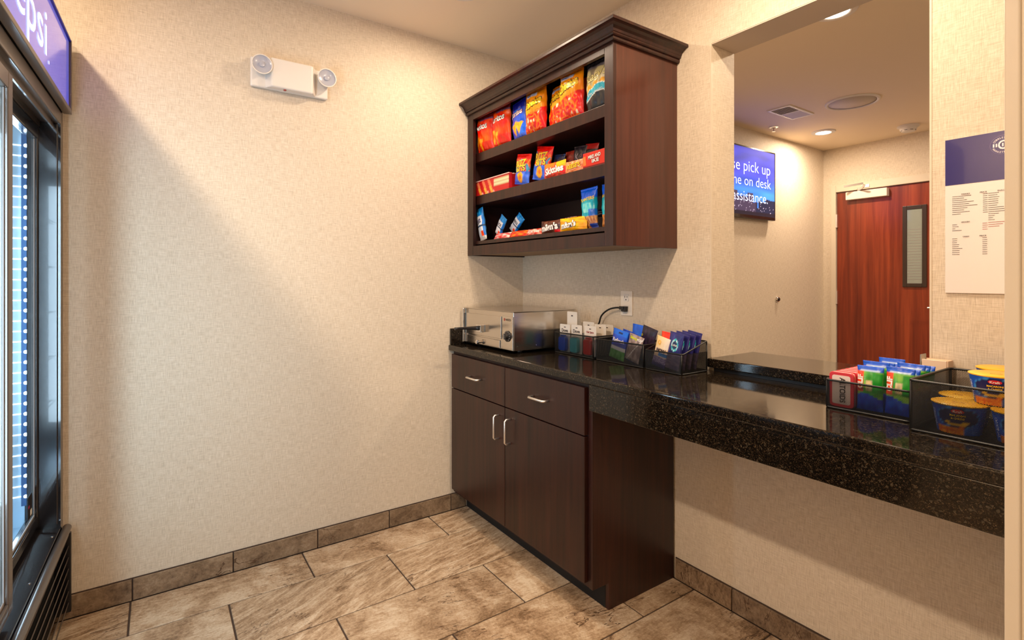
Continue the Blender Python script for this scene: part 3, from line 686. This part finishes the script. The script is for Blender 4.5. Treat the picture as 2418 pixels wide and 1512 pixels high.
def p_nuts(u,v):
    c=(20,96,214)
    if v<.74: c=mixc((40,190,196),(20,150,180),.5+nz3(u*4,v*4,4))
    if .40<v<.62 and .25<u<.8: c=mixc((150,224,224),(60,190,210),.5+nz3(u*8,v*8,4)*1.5)
    if v<.46 and u>.62 : c=mixc(c,(24,90,200),.8)
    if v<.30: c=mixc((222,170,110),(160,96,50),.5+1.8*nz3(u*13,v*13,3))
    if v<.12 and u>.6: c=(20,50,130)
    return c
def p_treat(u,v):
    c=(232,232,236)
    if v>.74: c=mixc((24,110,186),(50,160,220),.5+nz3(u*5,v*5,1))
    if u>.86 and v<.75: c=(30,120,196)
    if .40<v<.45: c=(20,60,90)
    if v<.28 and .55<u<.86: c=(236,84,36)
    if v<.12: c=(236,226,216)
    return c
# ---- top shelf chip bags
ZS=1.9800
def chip(i,label,x,w,h,d,paint,texts,rz=0,tx=0,ry=0,y=-.272,z=ZS):
    return pouch('chip_bag',label,'snack bag',(x,y-.047,z),w,h,d,paint,texts,rz,tx,ry,'chip bags on the top shelf',nu=40,nv=52,seed=i)
chip(1,'red orange tortilla chip bag at the left end of the top shelf',.101,.150,.205,.05,p_nacho(1.3),[dict(s='Doritos',x=-.20,z=.70,w=.90,height=.036,c=WT,out=(BK,.03),bold=.03,rot=.05)],rz=.10,tx=.06)
chip(2,'red orange tortilla chip bag standing second from the left on the top shelf',.260,.160,.212,.055,p_nacho(4.7),[dict(s='Doritos',x=-.12,z=.70,w=.88,height=.036,c=WT,out=(BK,.03),bold=.03,rot=.05)],rz=.02,tx=.02)
chip(3,'blue tortilla chip bag with two yellow chips on the top shelf',.414,.150,.200,.045,p_ranch,[dict(s='Doritos',x=.0,z=.68,w=.80,c=WT,out=((200,60,30),.04),bold=.03,rot=.06)],rz=-.16,tx=.05,y=-.262)
chip(4,'orange and red cheese puff bag right beside the blue bag on the top shelf',.568,.150,.208,.06,p_puff(2.1),[dict(s='Cheetos',x=-.02,z=.68,w=.84,c=YL,out=(BK,.06),bold=.05,rot=.16,height=.040)],rz=.04,y=-.280)
chip(5,'orange and red cheese puff bag between two others like it, tilted back',.708,.145,.200,.05,p_puff(5.4),[dict(s='Cheetos',x=-.02,z=.68,w=.84,c=YL,out=(BK,.06),bold=.05,rot=.16,height=.040)],rz=-.10,tx=-.10,y=-.262)
chip(6,'tallest orange cheese puff bag standing next to the cream pita chip bag',.836,.146,.206,.055,p_puff(8.2),[dict(s='Cheetos',x=-.04,z=.70,w=.86,c=YL,out=(BK,.06),bold=.05,rot=.16,height=.042)],rz=.06,y=-.288)
chip(7,'cream and dark grey pita chip bag at the right end of the top shelf',.990,.150,.208,.05,p_pita,[dict(s="Stacy's",x=.0,z=.66,w=.86,c=(240,226,150),out=((120,104,40),.02),rot=.18,shear=.3,bold=.01),dict(s='SIMPLY NAKED',x=-.02,z=.345,w=.62,c=(226,240,244),rot=.12)],rz=-.02,y=-.272)
chip(8,'plain orange bag top poking up behind the tallest cheese puff bag',.800,.120,.202,.03,p_solid((236,120,24),(220,90,20)),[],rz=.1,y=-.205,z=ZS)
chip(9,'silver backed bag standing turned sideways behind the second red bag',.345,.10,.185,.025,p_solid((210,205,205),(160,150,150)),[],rz=1.1,y=-.19,z=ZS)
# ---- middle shelf
ZM=1.7430
cb=thing('candy_carton','open red candy carton with a cream label at the left of the middle shelf','carton',(.190,-.290,ZM+.0005))
def p_carton(u,v):
    c=(200,22,24)
    for k in range(3):
        q=(u-.03-.17*k)-(.12*(1-v))
        if 0<q<.07: c=mixc((246,120,90),(250,170,60),1-v)
        if 0<q-.0<.045 and .2<v<.45: c=(250,190,60)
        if .07<q<.10 and v<.2: c=(246,180,170)
    if u>.56 and .38<v<.92: c=(232,216,170) if int(v*14)%3 else (196,176,130)
    return c
g=G(); g.c=[]; nu,nv=50,14
for j in range(nv+1):
    for i in range(nu+1): u,v=i/nu,j/nv; g.v.append(((u-.5)*.336,-.055,v*.078)); g.c.append(lin(p_carton(u,v)))
for j in range(nv):
    for i in range(nu): a=j*(nu+1)+i; g.f.append((a,a+1,a+nu+2,a+nu+1))
mkobj('printed_front',g,M['print'],cb)
mkobj('carton_body',G().box(-.168,.168,-.0545,-.052,0,.078).box(-.168,.168,.105,.108,0,.085).box(-.168,-.165,-.052,.105,0,.078).box(.165,.168,-.052,.105,0,.078).box(-.165,.165,-.052,.105,0,.003),flat((190,24,24)),cb)
mkobj('pale_rim',G().box(-.170,.170,-.058,-.052,.078,.083),flat((246,196,186)),cb,bev=.001)
for k in range(5):
    o=mkobj('candy_pack',G().prism(rrect(-.158,.158,-.0105,.0105,.004),.004,.086),[flat((226,96,90)),flat((240,190,180))][k%2],bev=.002)
    o.location=(.190,-.3255+.026*k,ZM+.0005); tag(o,'thin candy pack standing in the open red carton, '+['frontmost','second from the front','middle one','second from the back','rearmost'][k],'candy','candy packs in the red carton')
def snack(i,name,label,cat,x,z,w,h,d,paint,texts,rz=0,tx=0,ry=0,y=-.27,group=None,**k):
    return pouch(name,label,cat,(x,y-.033,z+.5*w*abs(math.sin(ry))),w,h,d,paint,texts,rz,tx,ry,group,seed=i+20,**k)
RB=[dict(s='RITZ',x=-.02,z=.70,w=.72,c=YL,out=((20,50,120),.05),bold=.04,rot=.15),dict(s='BITS',x=.02,z=.52,w=.60,c=YL,out=((20,50,120),.05),bold=.04,rot=.15)]
snack(1,'cracker_bag','red and blue cracker sandwich bag leaning beside the red candy carton','snack bag',.432,ZM,.122,.152,.035,p_ritz(1),RB,ry=.17,y=-.284,group='cracker bags on the middle shelf')
snack(2,'cracker_bag','red and blue cracker sandwich bag with upright red top, right of its twin','snack bag',.560,ZM,.130,.164,.035,p_ritz(3),RB,ry=.22,tx=-.04,y=-.265,group='cracker bags on the middle shelf')
snack(3,'candy_bag','red fruit candy pack lying across the front of the middle shelf','candy',.705,ZM,.152,.074,.022,p_fruit,[dict(s='Skittles',x=.0,z=.50,w=.84,c=WT,bold=.04,out=((150,20,20),.03),rot=.06)],horiz=True,y=-.290,rz=.02)
snack(4,'candy_bag','yellow lettered orange candy pack between the fruit candy and the long orange box','candy',.842,ZM,.118,.056,.022,p_solid((226,120,70),(240,190,150),3,f=8),[dict(s="REESE'S",x=.0,z=.55,w=.7,c=YL,bold=.03,out=((150,60,20),.04),rot=.08)],horiz=True,y=-.290,rz=.04)
snack(5,'snack_bag','dark pouch with blue and yellow spots behind the fruit candy pack','snack bag',.660,ZM,.085,.118,.025,p_solid((40,20,24),(30,60,110),5,f=6),[dict(s='O',x=.0,z=.45,w=.35,c=(150,140,70))],ry=.12,y=-.235)
snack(6,'snack_bag','maroon snack pouch standing behind the fruit candy pack','snack bag',.728,ZM,.08,.128,.022,p_solid((90,18,18),(150,60,40),6,f=6),[],ry=.04,y=-.215)
snack(7,'snack_bag','black snack pouch with pale letter K on the middle shelf','snack bag',.795,ZM,.085,.132,.022,p_solid((26,22,26),(46,40,52),7),[dict(s='K',x=-.1,z=.62,w=.30,c=(170,150,160)),dict(s='o',x=.22,z=.66,w=.18,c=(150,120,120))],ry=.10,y=-.225)
snack(8,'snack_bag','black snack pouch with dark red top behind the yellow lettered candy','snack bag',.862,ZM,.085,.128,.022,p_solid((16,12,14),(34,24,28),8,top=(.80,(140,30,26))),[],ry=.14,y=-.22)
bx=thing('candy_box','long red orange candy box at the right end of the middle shelf','candy',(.992,-.327,ZM+.0095),rz=.0)
mkobj('box_body',G().box(-.083,.083,-.010,.010,0,.058),flat((222,44,26)),bx,bev=.001)
mkobj('orange_print',G().prism([(.048,.004),(.080,.010),(.080,.046),(.060,.047)],-.0108,-.0101,axis='y').prism([(-.080,.006),(-.062,.006),(-.066,.044),(-.080,.044)],-.0108,-.0101,axis='y'),flat((246,130,50)),bx)
put_text(bx,'MIKE AND',plane_y(-.0101),-.012,.038,.074,WT,height=.015,bold=.03,out=(BK,.03),rot=.06); put_text(bx,'IKE',plane_y(-.0101),-.006,.019,.042,WT,height=.015,bold=.03,out=(BK,.03),rot=.06)
mkobj('tray_base',G().box(-.08,.08,-.012,.03,-.009,-.0005),flat((120,16,14)),bx)
# ---- bottom shelf
ZL=1.4880
snack(9,'cereal_bar','tall blue and white cereal treat pack leaning in the left corner of the bottom shelf','snack bar',.078,ZL,.068,.185,.03,p_treat,[dict(s='Rice',x=-.10,z=.62,w=.62,c=(60,40,110),bold=.02,rot=.3),dict(s='Krispies',x=-.10,z=.53,w=.70,c=(50,40,60),bold=.02,rot=.3)],ry=-.19,tx=.03,y=-.292)
for k,(x,y,z,ry,rz) in enumerate(((.195,-.262,ZL+.012,.62,.0),(.265,-.215,ZL+.022,.80,.1))):
    snack(10+k,'cereal_bar',['blue and white cereal treat pack tilted over the red candy bars, nearer the left corner','blue and white cereal treat pack tilted behind the red candy bars'][k],'snack bar',x-.02,z,.062,.115,.025,p_treat,[dict(s='RICE',x=-.05,z=.58,w=.6,c=(50,40,60),bold=.02)],ry=ry,rz=rz,y=y)
cc=[((200,30,30),(236,226,220)),((150,24,40),(170,120,140)),((190,26,26),(240,140,30)),((120,20,50),(200,60,40))]
BARL=['white and red candy bar lying at the front left of the bottom shelf','orange and red candy bar lying at the front of the bottom shelf','pink lettered candy bar lying flat next to the brown candy bag','dark red candy bar in the pile, second row, left','purple red candy bar in the pile, second row, centre','maroon candy bar in the pile, second row, right','dark candy bar at the back of the pile, left','dark brown candy bar at the back of the pile, right','brown candy bar with pink lettering lying behind the yellow candy bag','purple wrapped bar lying at the back right of the bottom shelf']
BARS=[(.185,-.292,.0,.150,(236,224,216),(206,40,40),''),(.335,-.290,.0,.150,(240,140,30),(200,40,30),''),(.475,-.295,.0,.135,(206,50,40),(246,190,170),'Smarties'),(.20,-.252,.004,.15,(180,24,30),(150,110,130),''),(.345,-.250,.004,.15,(110,20,50),(180,40,50),''),(.48,-.248,.004,.14,(90,20,26),(140,40,30),''),(.26,-.205,.010,.15,(70,20,30),(110,60,80),''),(.44,-.200,.010,.15,(60,20,20),(90,30,30),''),(.66,-.215,.030,.15,(56,26,22),(80,36,40),'SNICKERS'),(.82,-.19,.040,.15,(40,20,30),(70,40,70),'')]
for k,(x,y,z,wd,a,b,tx_) in enumerate(BARS):
    h=.036
    snack(30+k,'candy_bar',BARL[k],'candy bar',x+.07,ZL+z*1.6,wd,.040,.022,p_solid(a,b,k+1,f=5),[dict(s=tx_,x=0,z=.5,w=.7,c=(250,214,200),bold=.03)] if tx_ else [],horiz=True,y=y,tx=-.5,group='candy bars piled on the bottom shelf',nu=24,nv=12)
MM=dict(s="m&m's",x=-.02,z=.50,w=.82,c=WT,bold=.05,out=((60,30,20),.04),rot=.08)
def p_mm(a,b):
    def f(u,v):
        c=mixc(a,b,.5+nz3(u*5,v*5,1))
        if v<.24 and u>.75: c=(200,24,24)
        return c
    return f
snack(50,'candy_bag','brown chocolate candy pack standing on the bottom shelf left of the yellow one','candy',.680,ZL,.140,.062,.03,p_mm((70,36,26),(96,56,40)),[MM],horiz=True,y=-.292,rz=.03)
snack(51,'candy_bag','yellow peanut candy pack standing at the front of the bottom shelf','candy',.835,ZL,.172,.062,.03,p_solid((250,196,24),(252,170,20),2),[dict(MM,x=-.12,w=.60)],horiz=True,y=-.292,rz=.03)
snack(52,'candy_bag','second yellow peanut candy pack just behind the front one','candy',.845,ZL+.012,.165,.060,.03,p_solid((250,190,24),(246,160,20),3),[],horiz=True,y=-.245,rz=-.05)
snack(53,'trail_mix_bag','blue and teal nut mix bag with folded blue top, left of its twin','snack bag',.925,ZL,.104,.178,.04,p_nuts,[dict(s='PLANTERS',x=.02,z=.72,w=.84,c=YL,bold=.02,rot=.08)],ry=-.04,y=-.276,pinch=.14,nu=36,nv=44,group='nut mix bags on the bottom shelf')
snack(54,'trail_mix_bag','blue and teal nut mix bag half hidden by the right stile of the cabinet','snack bag',1.028,ZL,.096,.186,.04,p_nuts,[dict(s='PLANTERS',x=.0,z=.74,w=.84,c=YL,bold=.02,rot=.08)],rz=-.05,y=-.262,pinch=.14,nu=36,nv=44,group='nut mix bags on the bottom shelf')
# ================================================================ WIRE BASKETS
def basket(label,x0,x1,y0,y1,h,hb=None,pitch=.0042,group='black mesh baskets on the counter'):
    hb=hb or h; t=thing('mesh_basket',label,'basket',((x0+x1)/2,(y0+y1)/2,.9146),group=group)
    X=(x1-x0)/2; Y=(y1-y0)/2; r=.012; wr=.0030
    def rc(z,zb):  # rim loop with rounded corners, back may be higher
        P=[]
        for x,y in rrect(-X,X,-Y,Y,r,4): P.append((x,y,z if y<Y-.5*r-.02 or hb==h else zb))
        return P
    mkobj('rim_wire',G().tube(rc(h,hb),wr,8,True),M['blackw'],t,smooth=True)
    mkobj('base_wire',G().tube([(x,y,.0026) for x,y in rrect(-X,X,-Y,Y,r,4)],wr,8,True),M['blackw'],t,smooth=True)
    for sx in (-1,1):
        for sy in (-1,1): mkobj('corner_post',G().tube([(sx*(X-.003),sy*(Y-.003),.003),(sx*(X-.003),sy*(Y-.003),(h if sy<0 else hb)-.002)],wr,8),M['blackw'],t,smooth=True)
    def panel(o,a,b,W,Hh,nrm):
        g=G(); o,a,b,nrm=map(Vector,(o,a,b,nrm)); s=1.45
        for sg_ in (1,-1):
            k=-Hh*s
            while k<W+Hh*s:
                # line x=k+sg*s*z
                pts=[]
                z0,z1=0,Hh
                def xz(z): return k+sg_*s*z
                lo,hi=z0,z1
                if sg_>0: lo=max(lo,(0-k)/s); hi=min(hi,(W-k)/s)
                else: lo=max(lo,(k-W)/s); hi=min(hi,k/s)
                if hi-lo>.002:
                    p=o+a*xz(lo)+b*lo; q=o+a*xz(hi)+b*hi; dr_=(q-p).normalized(); pr_=dr_.cross(nrm)*.00038; nn_=nrm*.0002
                    m=len(g.v); g.v+=[tuple(v) for v in (p-pr_-nn_,p+pr_-nn_,p+pr_+nn_,p-pr_+nn_,q-pr_-nn_,q+pr_-nn_,q+pr_+nn_,q-pr_+nn_)]
                    g.f+=[tuple(m+i for i in f) for f in ((0,1,5,4),(1,2,6,5),(2,3,7,6),(3,0,4,7))]
                k+=pitch
        tag(mkobj('wire_mesh',g,M['blackw'],t),kind='stuff')
    e=.003
    panel((-X+e,-Y,e),(1,0,0),(0,0,1),2*X-2*e,h-e,(0,1,0)); panel((-X+e,Y,e),(1,0,0),(0,0,1),2*X-2*e,hb-e,(0,1,0))
    panel((-X,-Y+e,e),(0,1,0),(0,0,1),2*Y-2*e,h-e,(1,0,0)); panel((X,-Y+e,e),(0,1,0),(0,0,1),2*Y-2*e,h-e,(1,0,0))
    panel((-X+e,-Y+e,.0022),(1,0,0),(0,1,0),2*X-2*e,2*Y-2*e,(0,0,1)); return t
basket('black mesh basket holding white header cards, right beside the steel oven',.556,.832,-.205,-.044,.100)
basket('black mesh basket with blue and silver packets, middle of the three left baskets',.850,1.126,-.205,-.044,.094)
basket('black mesh basket with four navy packets beside the granite ledge',1.133,1.312,-.205,-.044,.078,.118)
basket('low black mesh basket of mint tins and energy bars below the pass-through',1.846,2.050,-.262,-.048,.079)
basket('deep black mesh basket of yellow lidded cups at the right end of the counter',2.068,2.318,-.332,-.048,.121)
ZC=.9195
# ---- header card packs in the first basket
def card_pack(i,label,x,y,z,w,h,bc,txt,tc=(60,54,60),rz=0,tx=0):
    t=thing('travel_pack',label,'toiletry',(x,y,z),group='carded travel items in the first basket',rot=(tx,0,rz))
    mkobj('header_card',G().prism(rrect(-w/2,w/2,0,h,.005),-.0005,.0012,axis='y'),M['white_card'],t)
    if bc: 
        mkobj('bottle',G().prism(rrect(-w*.34,w*.34,.006,h*.56,.012),-.024,-.0008,axis='y'),new_mat('bottle_%d'%i,lin(vivid(bc,1.1)),.15,coat=.6),t,bev=.006,seg=3)
        mkobj('bottle_cap',G().prism(rrect(-w*.20,w*.20,h*.57,h*.62,.003),-.019,-.004,axis='y'),M['white'] if i%2 else flat(bc),t,bev=.003)
    if txt: put_text(t,txt,plane_y(-.0006),0,h*.78,w*.62,tc,bold=.02)
    mkobj('print_mark',G().box(-.006,.006,-.0012,-.0006,h*.88,h*.91),M['ink'],t)
    return t
for i,a in enumerate([
 ('white carded travel pack with dark blue bottle at the left of the first basket',.602,-.176,ZC,.076,.135,(30,96,230),'Dove'),
 ('white carded travel pack with teal bottle in the middle of the first basket',.688,-.176,ZC,.076,.138,(90,200,212),'Dove'),
 ('white carded travel pack with bright red bottle at the right of the first basket',.780,-.174,ZC,.080,.140,(226,34,38),'Old Spice',(160,40,50)),
 ('taller plain white card rising behind the dark blue bottle pack',.600,-.128,ZC,.074,.195,None,''),
 ('plain white card behind the teal bottle pack',.700,-.110,ZC,.078,.150,(150,190,200),''),
 ('plain white card standing at the back right of the first basket',.775,-.060,ZC,.078,.140,(120,120,130),''),
 ('plain white card at the back left of the first basket',.625,-.055,ZC,.078,.138,(60,80,120),''),
 ('plain white card just behind the bright red bottle pack',.785,-.115,ZC,.076,.144,(200,190,180),'')]): card_pack(i,*a)
# ---- packets in the second and third baskets
def p_refresh(u,v):
    c=mixc((28,84,196),(60,60,150),.5+nz3(u*3,v*3,1))
    if v>.80: c=(30,104,206)
    if abs(v-.90)<.035 and abs(u-.55)<.13: c=(14,30,80)
    if .30<v<.42: c=(220,220,226)
    if v<.30: c=mixc((60,130,50),(130,180,120),.5+nz3(u*8,v*6,3))
    return c
def p_silver(u,v):
    c=mixc((120,104,104),(176,160,158),.5+1.4*nz3(u*6,v*4,2))
    if abs((u-.2)-(v*.9-.05))<.025: c=(240,236,236)
    return c
def p_navy(u,v):
    c=mixc((34,34,86),(60,56,130),.5+nz3(u*3,v*3,2))
    r=((u-.5)**2+((v-.66)*1.5)**2)**.5
    if .17<r<.25: c=mixc((60,190,200),(210,240,250),.5+nz3(u*9,v*9,1)*2)
    if r<.17: c=(24,44,84)
    if v<.42: c=mixc((70,56,90),(120,104,120),.5+nz3(u*3,v*40,4))
    return c
def p_white(u,v):
    c=(228,206,180)
    if v>.62: c=mixc((236,206,150),(240,230,220),u)
    if .36<v<.50 and u>.4: c=(50,120,190)
    if v<.34: c=mixc((90,70,120),(170,160,190),.5+1.5*nz3(u*20,v*26,4))
    if v<.12: c=(60,44,100)
    return c
def pk(i,label,x,y,w,h,paint,texts,ry=.20,tx=-.06,d=.012,z=.004,rz=0,grp='packets in the counter baskets'):
    return pouch('snack_packet',label,'packet',(x,y,ZC+z-.003+.5*w*abs(math.sin(ry))),w,h,d,paint,texts,rz,tx,ry,grp,nu=26,nv=34,seed=i+60,wr=.06,seal=.04)
pk(1,'blue, white and green packet with a hang hole at the left of the middle basket',.948,-.178,.088,.130,p_refresh,[dict(s='Refresh',x=0,z=.64,w=.78,c=WT,bold=.02)],ry=.19)
pk(2,'second blue packet directly behind the one with the hang hole',.975,-.150,.086,.125,p_solid((24,80,190),(30,60,150)),[],ry=.20)
pk(3,'crinkled silver packet with a yellow and white heading in the middle basket',1.034,-.176,.080,.114,p_silver,[dict(s='Skinny',x=-.12,z=.86,w=.5,c=(210,220,40),bold=.04),dict(s='POP',x=.28,z=.86,w=.30,c=WT,bold=.04)],ry=.24)
pk(4,'black packet with a row of yellow rings at its left edge',1.040,-.112,.080,.146,p_solid((26,20,28),(60,44,66),4,f=9),[dict(s='o o o o',x=-.40,z=.55,w=.7,c=(214,206,60),rot=PI/2,bold=.02)],ry=.26)
pk(5,'bright blue packet rising at the back of the middle basket',.972,-.075,.085,.150,p_solid((20,84,190),(30,110,220),5),[],ry=.10)
pk(6,'glossy red packet with an orange ring at the back of the third basket',1.174,-.128,.074,.138,p_solid((226,40,26),(250,80,50),6),[dict(s='Q',x=-.38,z=.84,w=.14,c=(250,150,40))],ry=.10)
pk(7,'red and dark packet at the left of the third basket',1.166,-.156,.052,.104,p_solid((196,40,36),(150,26,26),7,bot=(.45,(60,40,40))),[dict(s='ADVIL',x=0,z=.80,w=.8,c=(250,220,210),bold=.03)],ry=.16)
pk(8,'cream, blue and purple packet leaning in front of the third basket',1.180,-.182,.066,.122,p_white,[dict(s='NOW',x=.05,z=.56,w=.7,c=(50,40,50),bold=.05),dict(s='Q',x=-.2,z=.80,w=.25,c=(246,190,60),bold=.03)],ry=.22)
for k in range(4):
    pk(10+k,['navy packet with teal ring, frontmost of the four in the third basket','navy packet with teal ring, second of the four in the third basket','navy packet with teal ring, third of the four in the third basket','navy packet with teal ring, rearmost of the four in the third basket'][k],1.244+.004*k,-.178+.031*k,.066,.146,p_navy,[dict(s='LUNA',x=0,z=.66,w=.42,c=WT,bold=.02)],ry=.15,grp='navy packets in the third basket')
# ---- mint tins and energy bars
def tin(k):
    t=thing('mint_tin',['red and white mint tin lettered black, frontmost of the row of six','red and white mint tin, second from the front of the row of six','red and white mint tin, third from the front of the row','red and white mint tin, third from the back of the row','red and white mint tin, second from the back of the row','red and white mint tin at the back of the row of six'][k],'mint tin',(1.8815+.0003*k,-.238+.029*k,ZC),group='mint tins in the low basket')
    mkobj('tin_body',G().prism(rrect(-.031,.031,0,.0965,.010),-.0095,.0095,axis='y'),flat((206,36,44)),t,bev=.0015)
    mkobj('tin_lid',G().prism(rrect(-.0318,.0318,-.0008,.0973,.0105),-.0105,-.0030,axis='y'),flat((206,54,66)),t,bev=.002)
    mkobj('pale_seam',G().prism(rrect(-.0314,.0314,-.0004,.0969,.0102),-.0029,.0008,axis='y'),flat((250,190,170)),t)
    lp=mkobj('lid_panel',G().prism(rrect(-.0235,.0235,.008,.0885,.006),-.0112,-.0104,axis='y'),flat((232,216,210)),t)
    put_text(lp,'ALTOIDS',plane_y(-.0113),.004,.048,.070,(40,26,26),height=.015,rot=-PI/2,bold=.02)
for k in range(6): tin(k)
def p_clif(s):
    def f(u,v):
        c=mixc((56,140,50),(150,196,96),.5+1.2*nz3(u*3+s,v*4,s))
        if v>.895: c=(26,86,190)
        if .895<v<.915 and .1<u<.9: c=(190,210,240)
        if u<.27 and .40<v<.88: c=(224,84,44)
        if .35<u<.62 and .45<v<.70: c=mixc((226,206,160),(190,180,150),.5+2*nz3(u*9,v*9,s))
        if u>.62 and .42<v<.86: c=(34,140,50)
        if v<.34+.05*math.sin(u*5+s): c=mixc((20,50,170),(30,90,200),.5+nz3(u*6,v*6,s))
        return c
    return f
nb=0
CL=['green and blue energy bar at the front left, next to the mint tins','green and blue energy bar at the front right of the low basket']
for r_ in range(5):
    for c_ in range(2):
        lab=CL[c_] if r_==0 else ('blue topped energy bar in row %s from the front, %s column'%(('second','third','fourth','fifth')[r_-1],('left','right')[c_]))
        pouch('energy_bar',lab,'snack bar',(1.9475+.0655*c_+.0004*r_,-.236+.034*r_+.004*c_,ZC+.002),.064,.120+.005*((r_*2+c_)%3),.018,p_clif(r_*2+c_),[dict(s='CLIF',x=-.36,z=.64,w=.60,c=WT,rot=PI/2,bold=.05)] if r_<2 else [],rz=0,tx=-.05,ry=.02 if c_ else .0,group='energy bars in the low basket',nu=20,nv=30,seed=80+r_*2+c_,wr=.08)
        if r_<2 and False: pass
# ---- noodle cups
def p_cup(u,v):
    a=u
    c=mixc((20,70,190),(30,110,220),.5+nz3(math.cos(u*6.28)*2,v*2,1))
    if .05<a<.17: c=(26,30,120)
    du=(a-.42); 
    if (du*2.6)**2+((v-.60)*1.0)**2<.14: c=(20,26,90) if (du*2.6)**2+((v-.60)*1.0)**2<.12 else (60,150,230)
    if v<.24+.35*(a-.3) and .26<a<.46: c=mixc((246,170,30),(220,90,20),.5+1.6*nz3(u*60,v*10,2))
    if .30<a<.52 and .34<v<.50 and abs(((a-.41)*8)**2-(v-.32)*2.4)<.16: c=(250,200,40)
    if .66<a<.80 and .35<v<.75: c=(226,226,236)
    return c
def cup(i,label,x,y,z,rz=0,tilt=0):
    t=thing('noodle_cup',label,'food cup',(x,y,z),group='yellow lidded cups in the deep basket',rot=(tilt,0,rz))
    Rr=lambda v:.0405+.0105*v; hC=.066; n=64; m=14; g=G(); g.c=[]
    for j in range(m+1):
        for k in range(n+1):
            u=k/n; v=j/m; a=R(-90)+(u-.42)*2*PI; g.v.append((Rr(v)*math.cos(a),Rr(v)*math.sin(a),v*hC)); g.c.append(lin(p_cup(u,v)))
    for j in range(m):
        for k in range(n): a=j*(n+1)+k; g.f.append((a,a+1,a+n+2,a+n+1))
    s=mkobj('cup_wall',g,M['print'],t,smooth=True)
    def fn_(x,y_,e): a=R(-90)+x/.047; v=y_/hC; r=Rr(v)+e; return (r*math.cos(a),r*math.sin(a),y_)
    mkobj('oval_badge',(lambda gg:(gg.v.append(fn_(0,.055,.0009)),gg.v.extend([fn_(.0115*math.cos(q*PI/10),.055+.0048*math.sin(q*PI/10),.0009) for q in range(20)]),gg.f.extend([(0,1+q,1+(q+1)%20) for q in range(20)]),gg)[-1])(G()),flat((220,40,50)),s)
    put_text(s,'Kraft',fn_,0,.055,.016,WT,eps=.001,bold=.02,height=.0055); put_text(s,'MACARONI',fn_,0,.0455,.027,YL,eps=.001,height=.0045,bold=.03); put_text(s,'& CHEESE',fn_,0,.0385,.024,YL,eps=.001,height=.0045,bold=.03)
    put_text(s,'ORIGINAL',fn_,-.049,.032,.044,(200,210,240),eps=.001,height=.007,rot=-PI/2,bold=.01)
    mkobj('base_disc',G().lathe([(.040,.0),(.0405,.0015)],32),flat((20,60,170)),s)
    mkobj('lid',G().lathe([(.0505,hC-.001),(.0525,hC+.0005),(.0525,hC+.0025),(.050,hC+.0035),(.0005,hC+.0038)],48),flat((250,190,28),rough=.3),t,smooth='angle')
    mkobj('lid_tab',G().prism(rrect(.044,.0555,-.009,.009,.004),hC+.001,hC+.0022),flat((246,180,24)),t)
    ld=lambda x,y_,e:(x,y_,hC+.0038+e)
    put_text(t,'Kraft',ld,0,-.018,.022,(110,50,40),height=.006,bold=.02)
    return t
hL=.0705
cup(0,'yellow lidded blue noodle cup at the front left of the deep basket, bottom layer',2.146,-.268,ZC,rz=.20)
cup(1,'yellow lidded blue noodle cup at the front right of the deep basket, bottom layer',2.2555,-.270,ZC,rz=.25)
cup(2,'yellow lidded noodle cup behind the front left cup, bottom layer',2.130,-.162,ZC,rz=-.5)
cup(3,'yellow lidded noodle cup behind the front right cup, bottom layer',2.242,-.158,ZC,rz=.9)
cup(4,'upper yellow lidded noodle cup resting across the front right cups',2.204,-.222,ZC+hL+.0005,rz=.12)
cup(5,'upper yellow lidded noodle cup at the back of the deep basket',2.190,-.108,ZC+hL+.0005,rz=1.4)
cup(6,'topmost yellow lidded noodle cup with dark lettering on its lid',2.256,-.135,ZC+2*hL+.0012,rz=.2)
# ---- small card box + holder by the sill
hx=thing('card_holder','cream countertop card holder with a grey speckled side, behind the energy bars','holder',(2.034,-.0245,.9146))
tag(mkobj('side_panel',G().box(-.034,-.031,-.02,.018,0,.150),new_mat('grey_acrylic',lin((150,140,124)),.15,coat=.5),hx),'grey speckled side panel')
mkobj('front_panel',G().box(-.030,.026,-.020,-.017,.0,.138),flat((236,206,178)),hx,bev=.001)
mkobj('back_panel',G().box(-.030,.026,.015,.018,.0,.138),flat((236,206,178)),hx)
mkobj('right_panel',G().box(.0265,.030,-.020,.018,0,.138),flat((214,180,150)),hx); mkobj('top_cards',G().box(-.028,.024,-.0165,.0145,.0,.130),M['white_card'],hx)
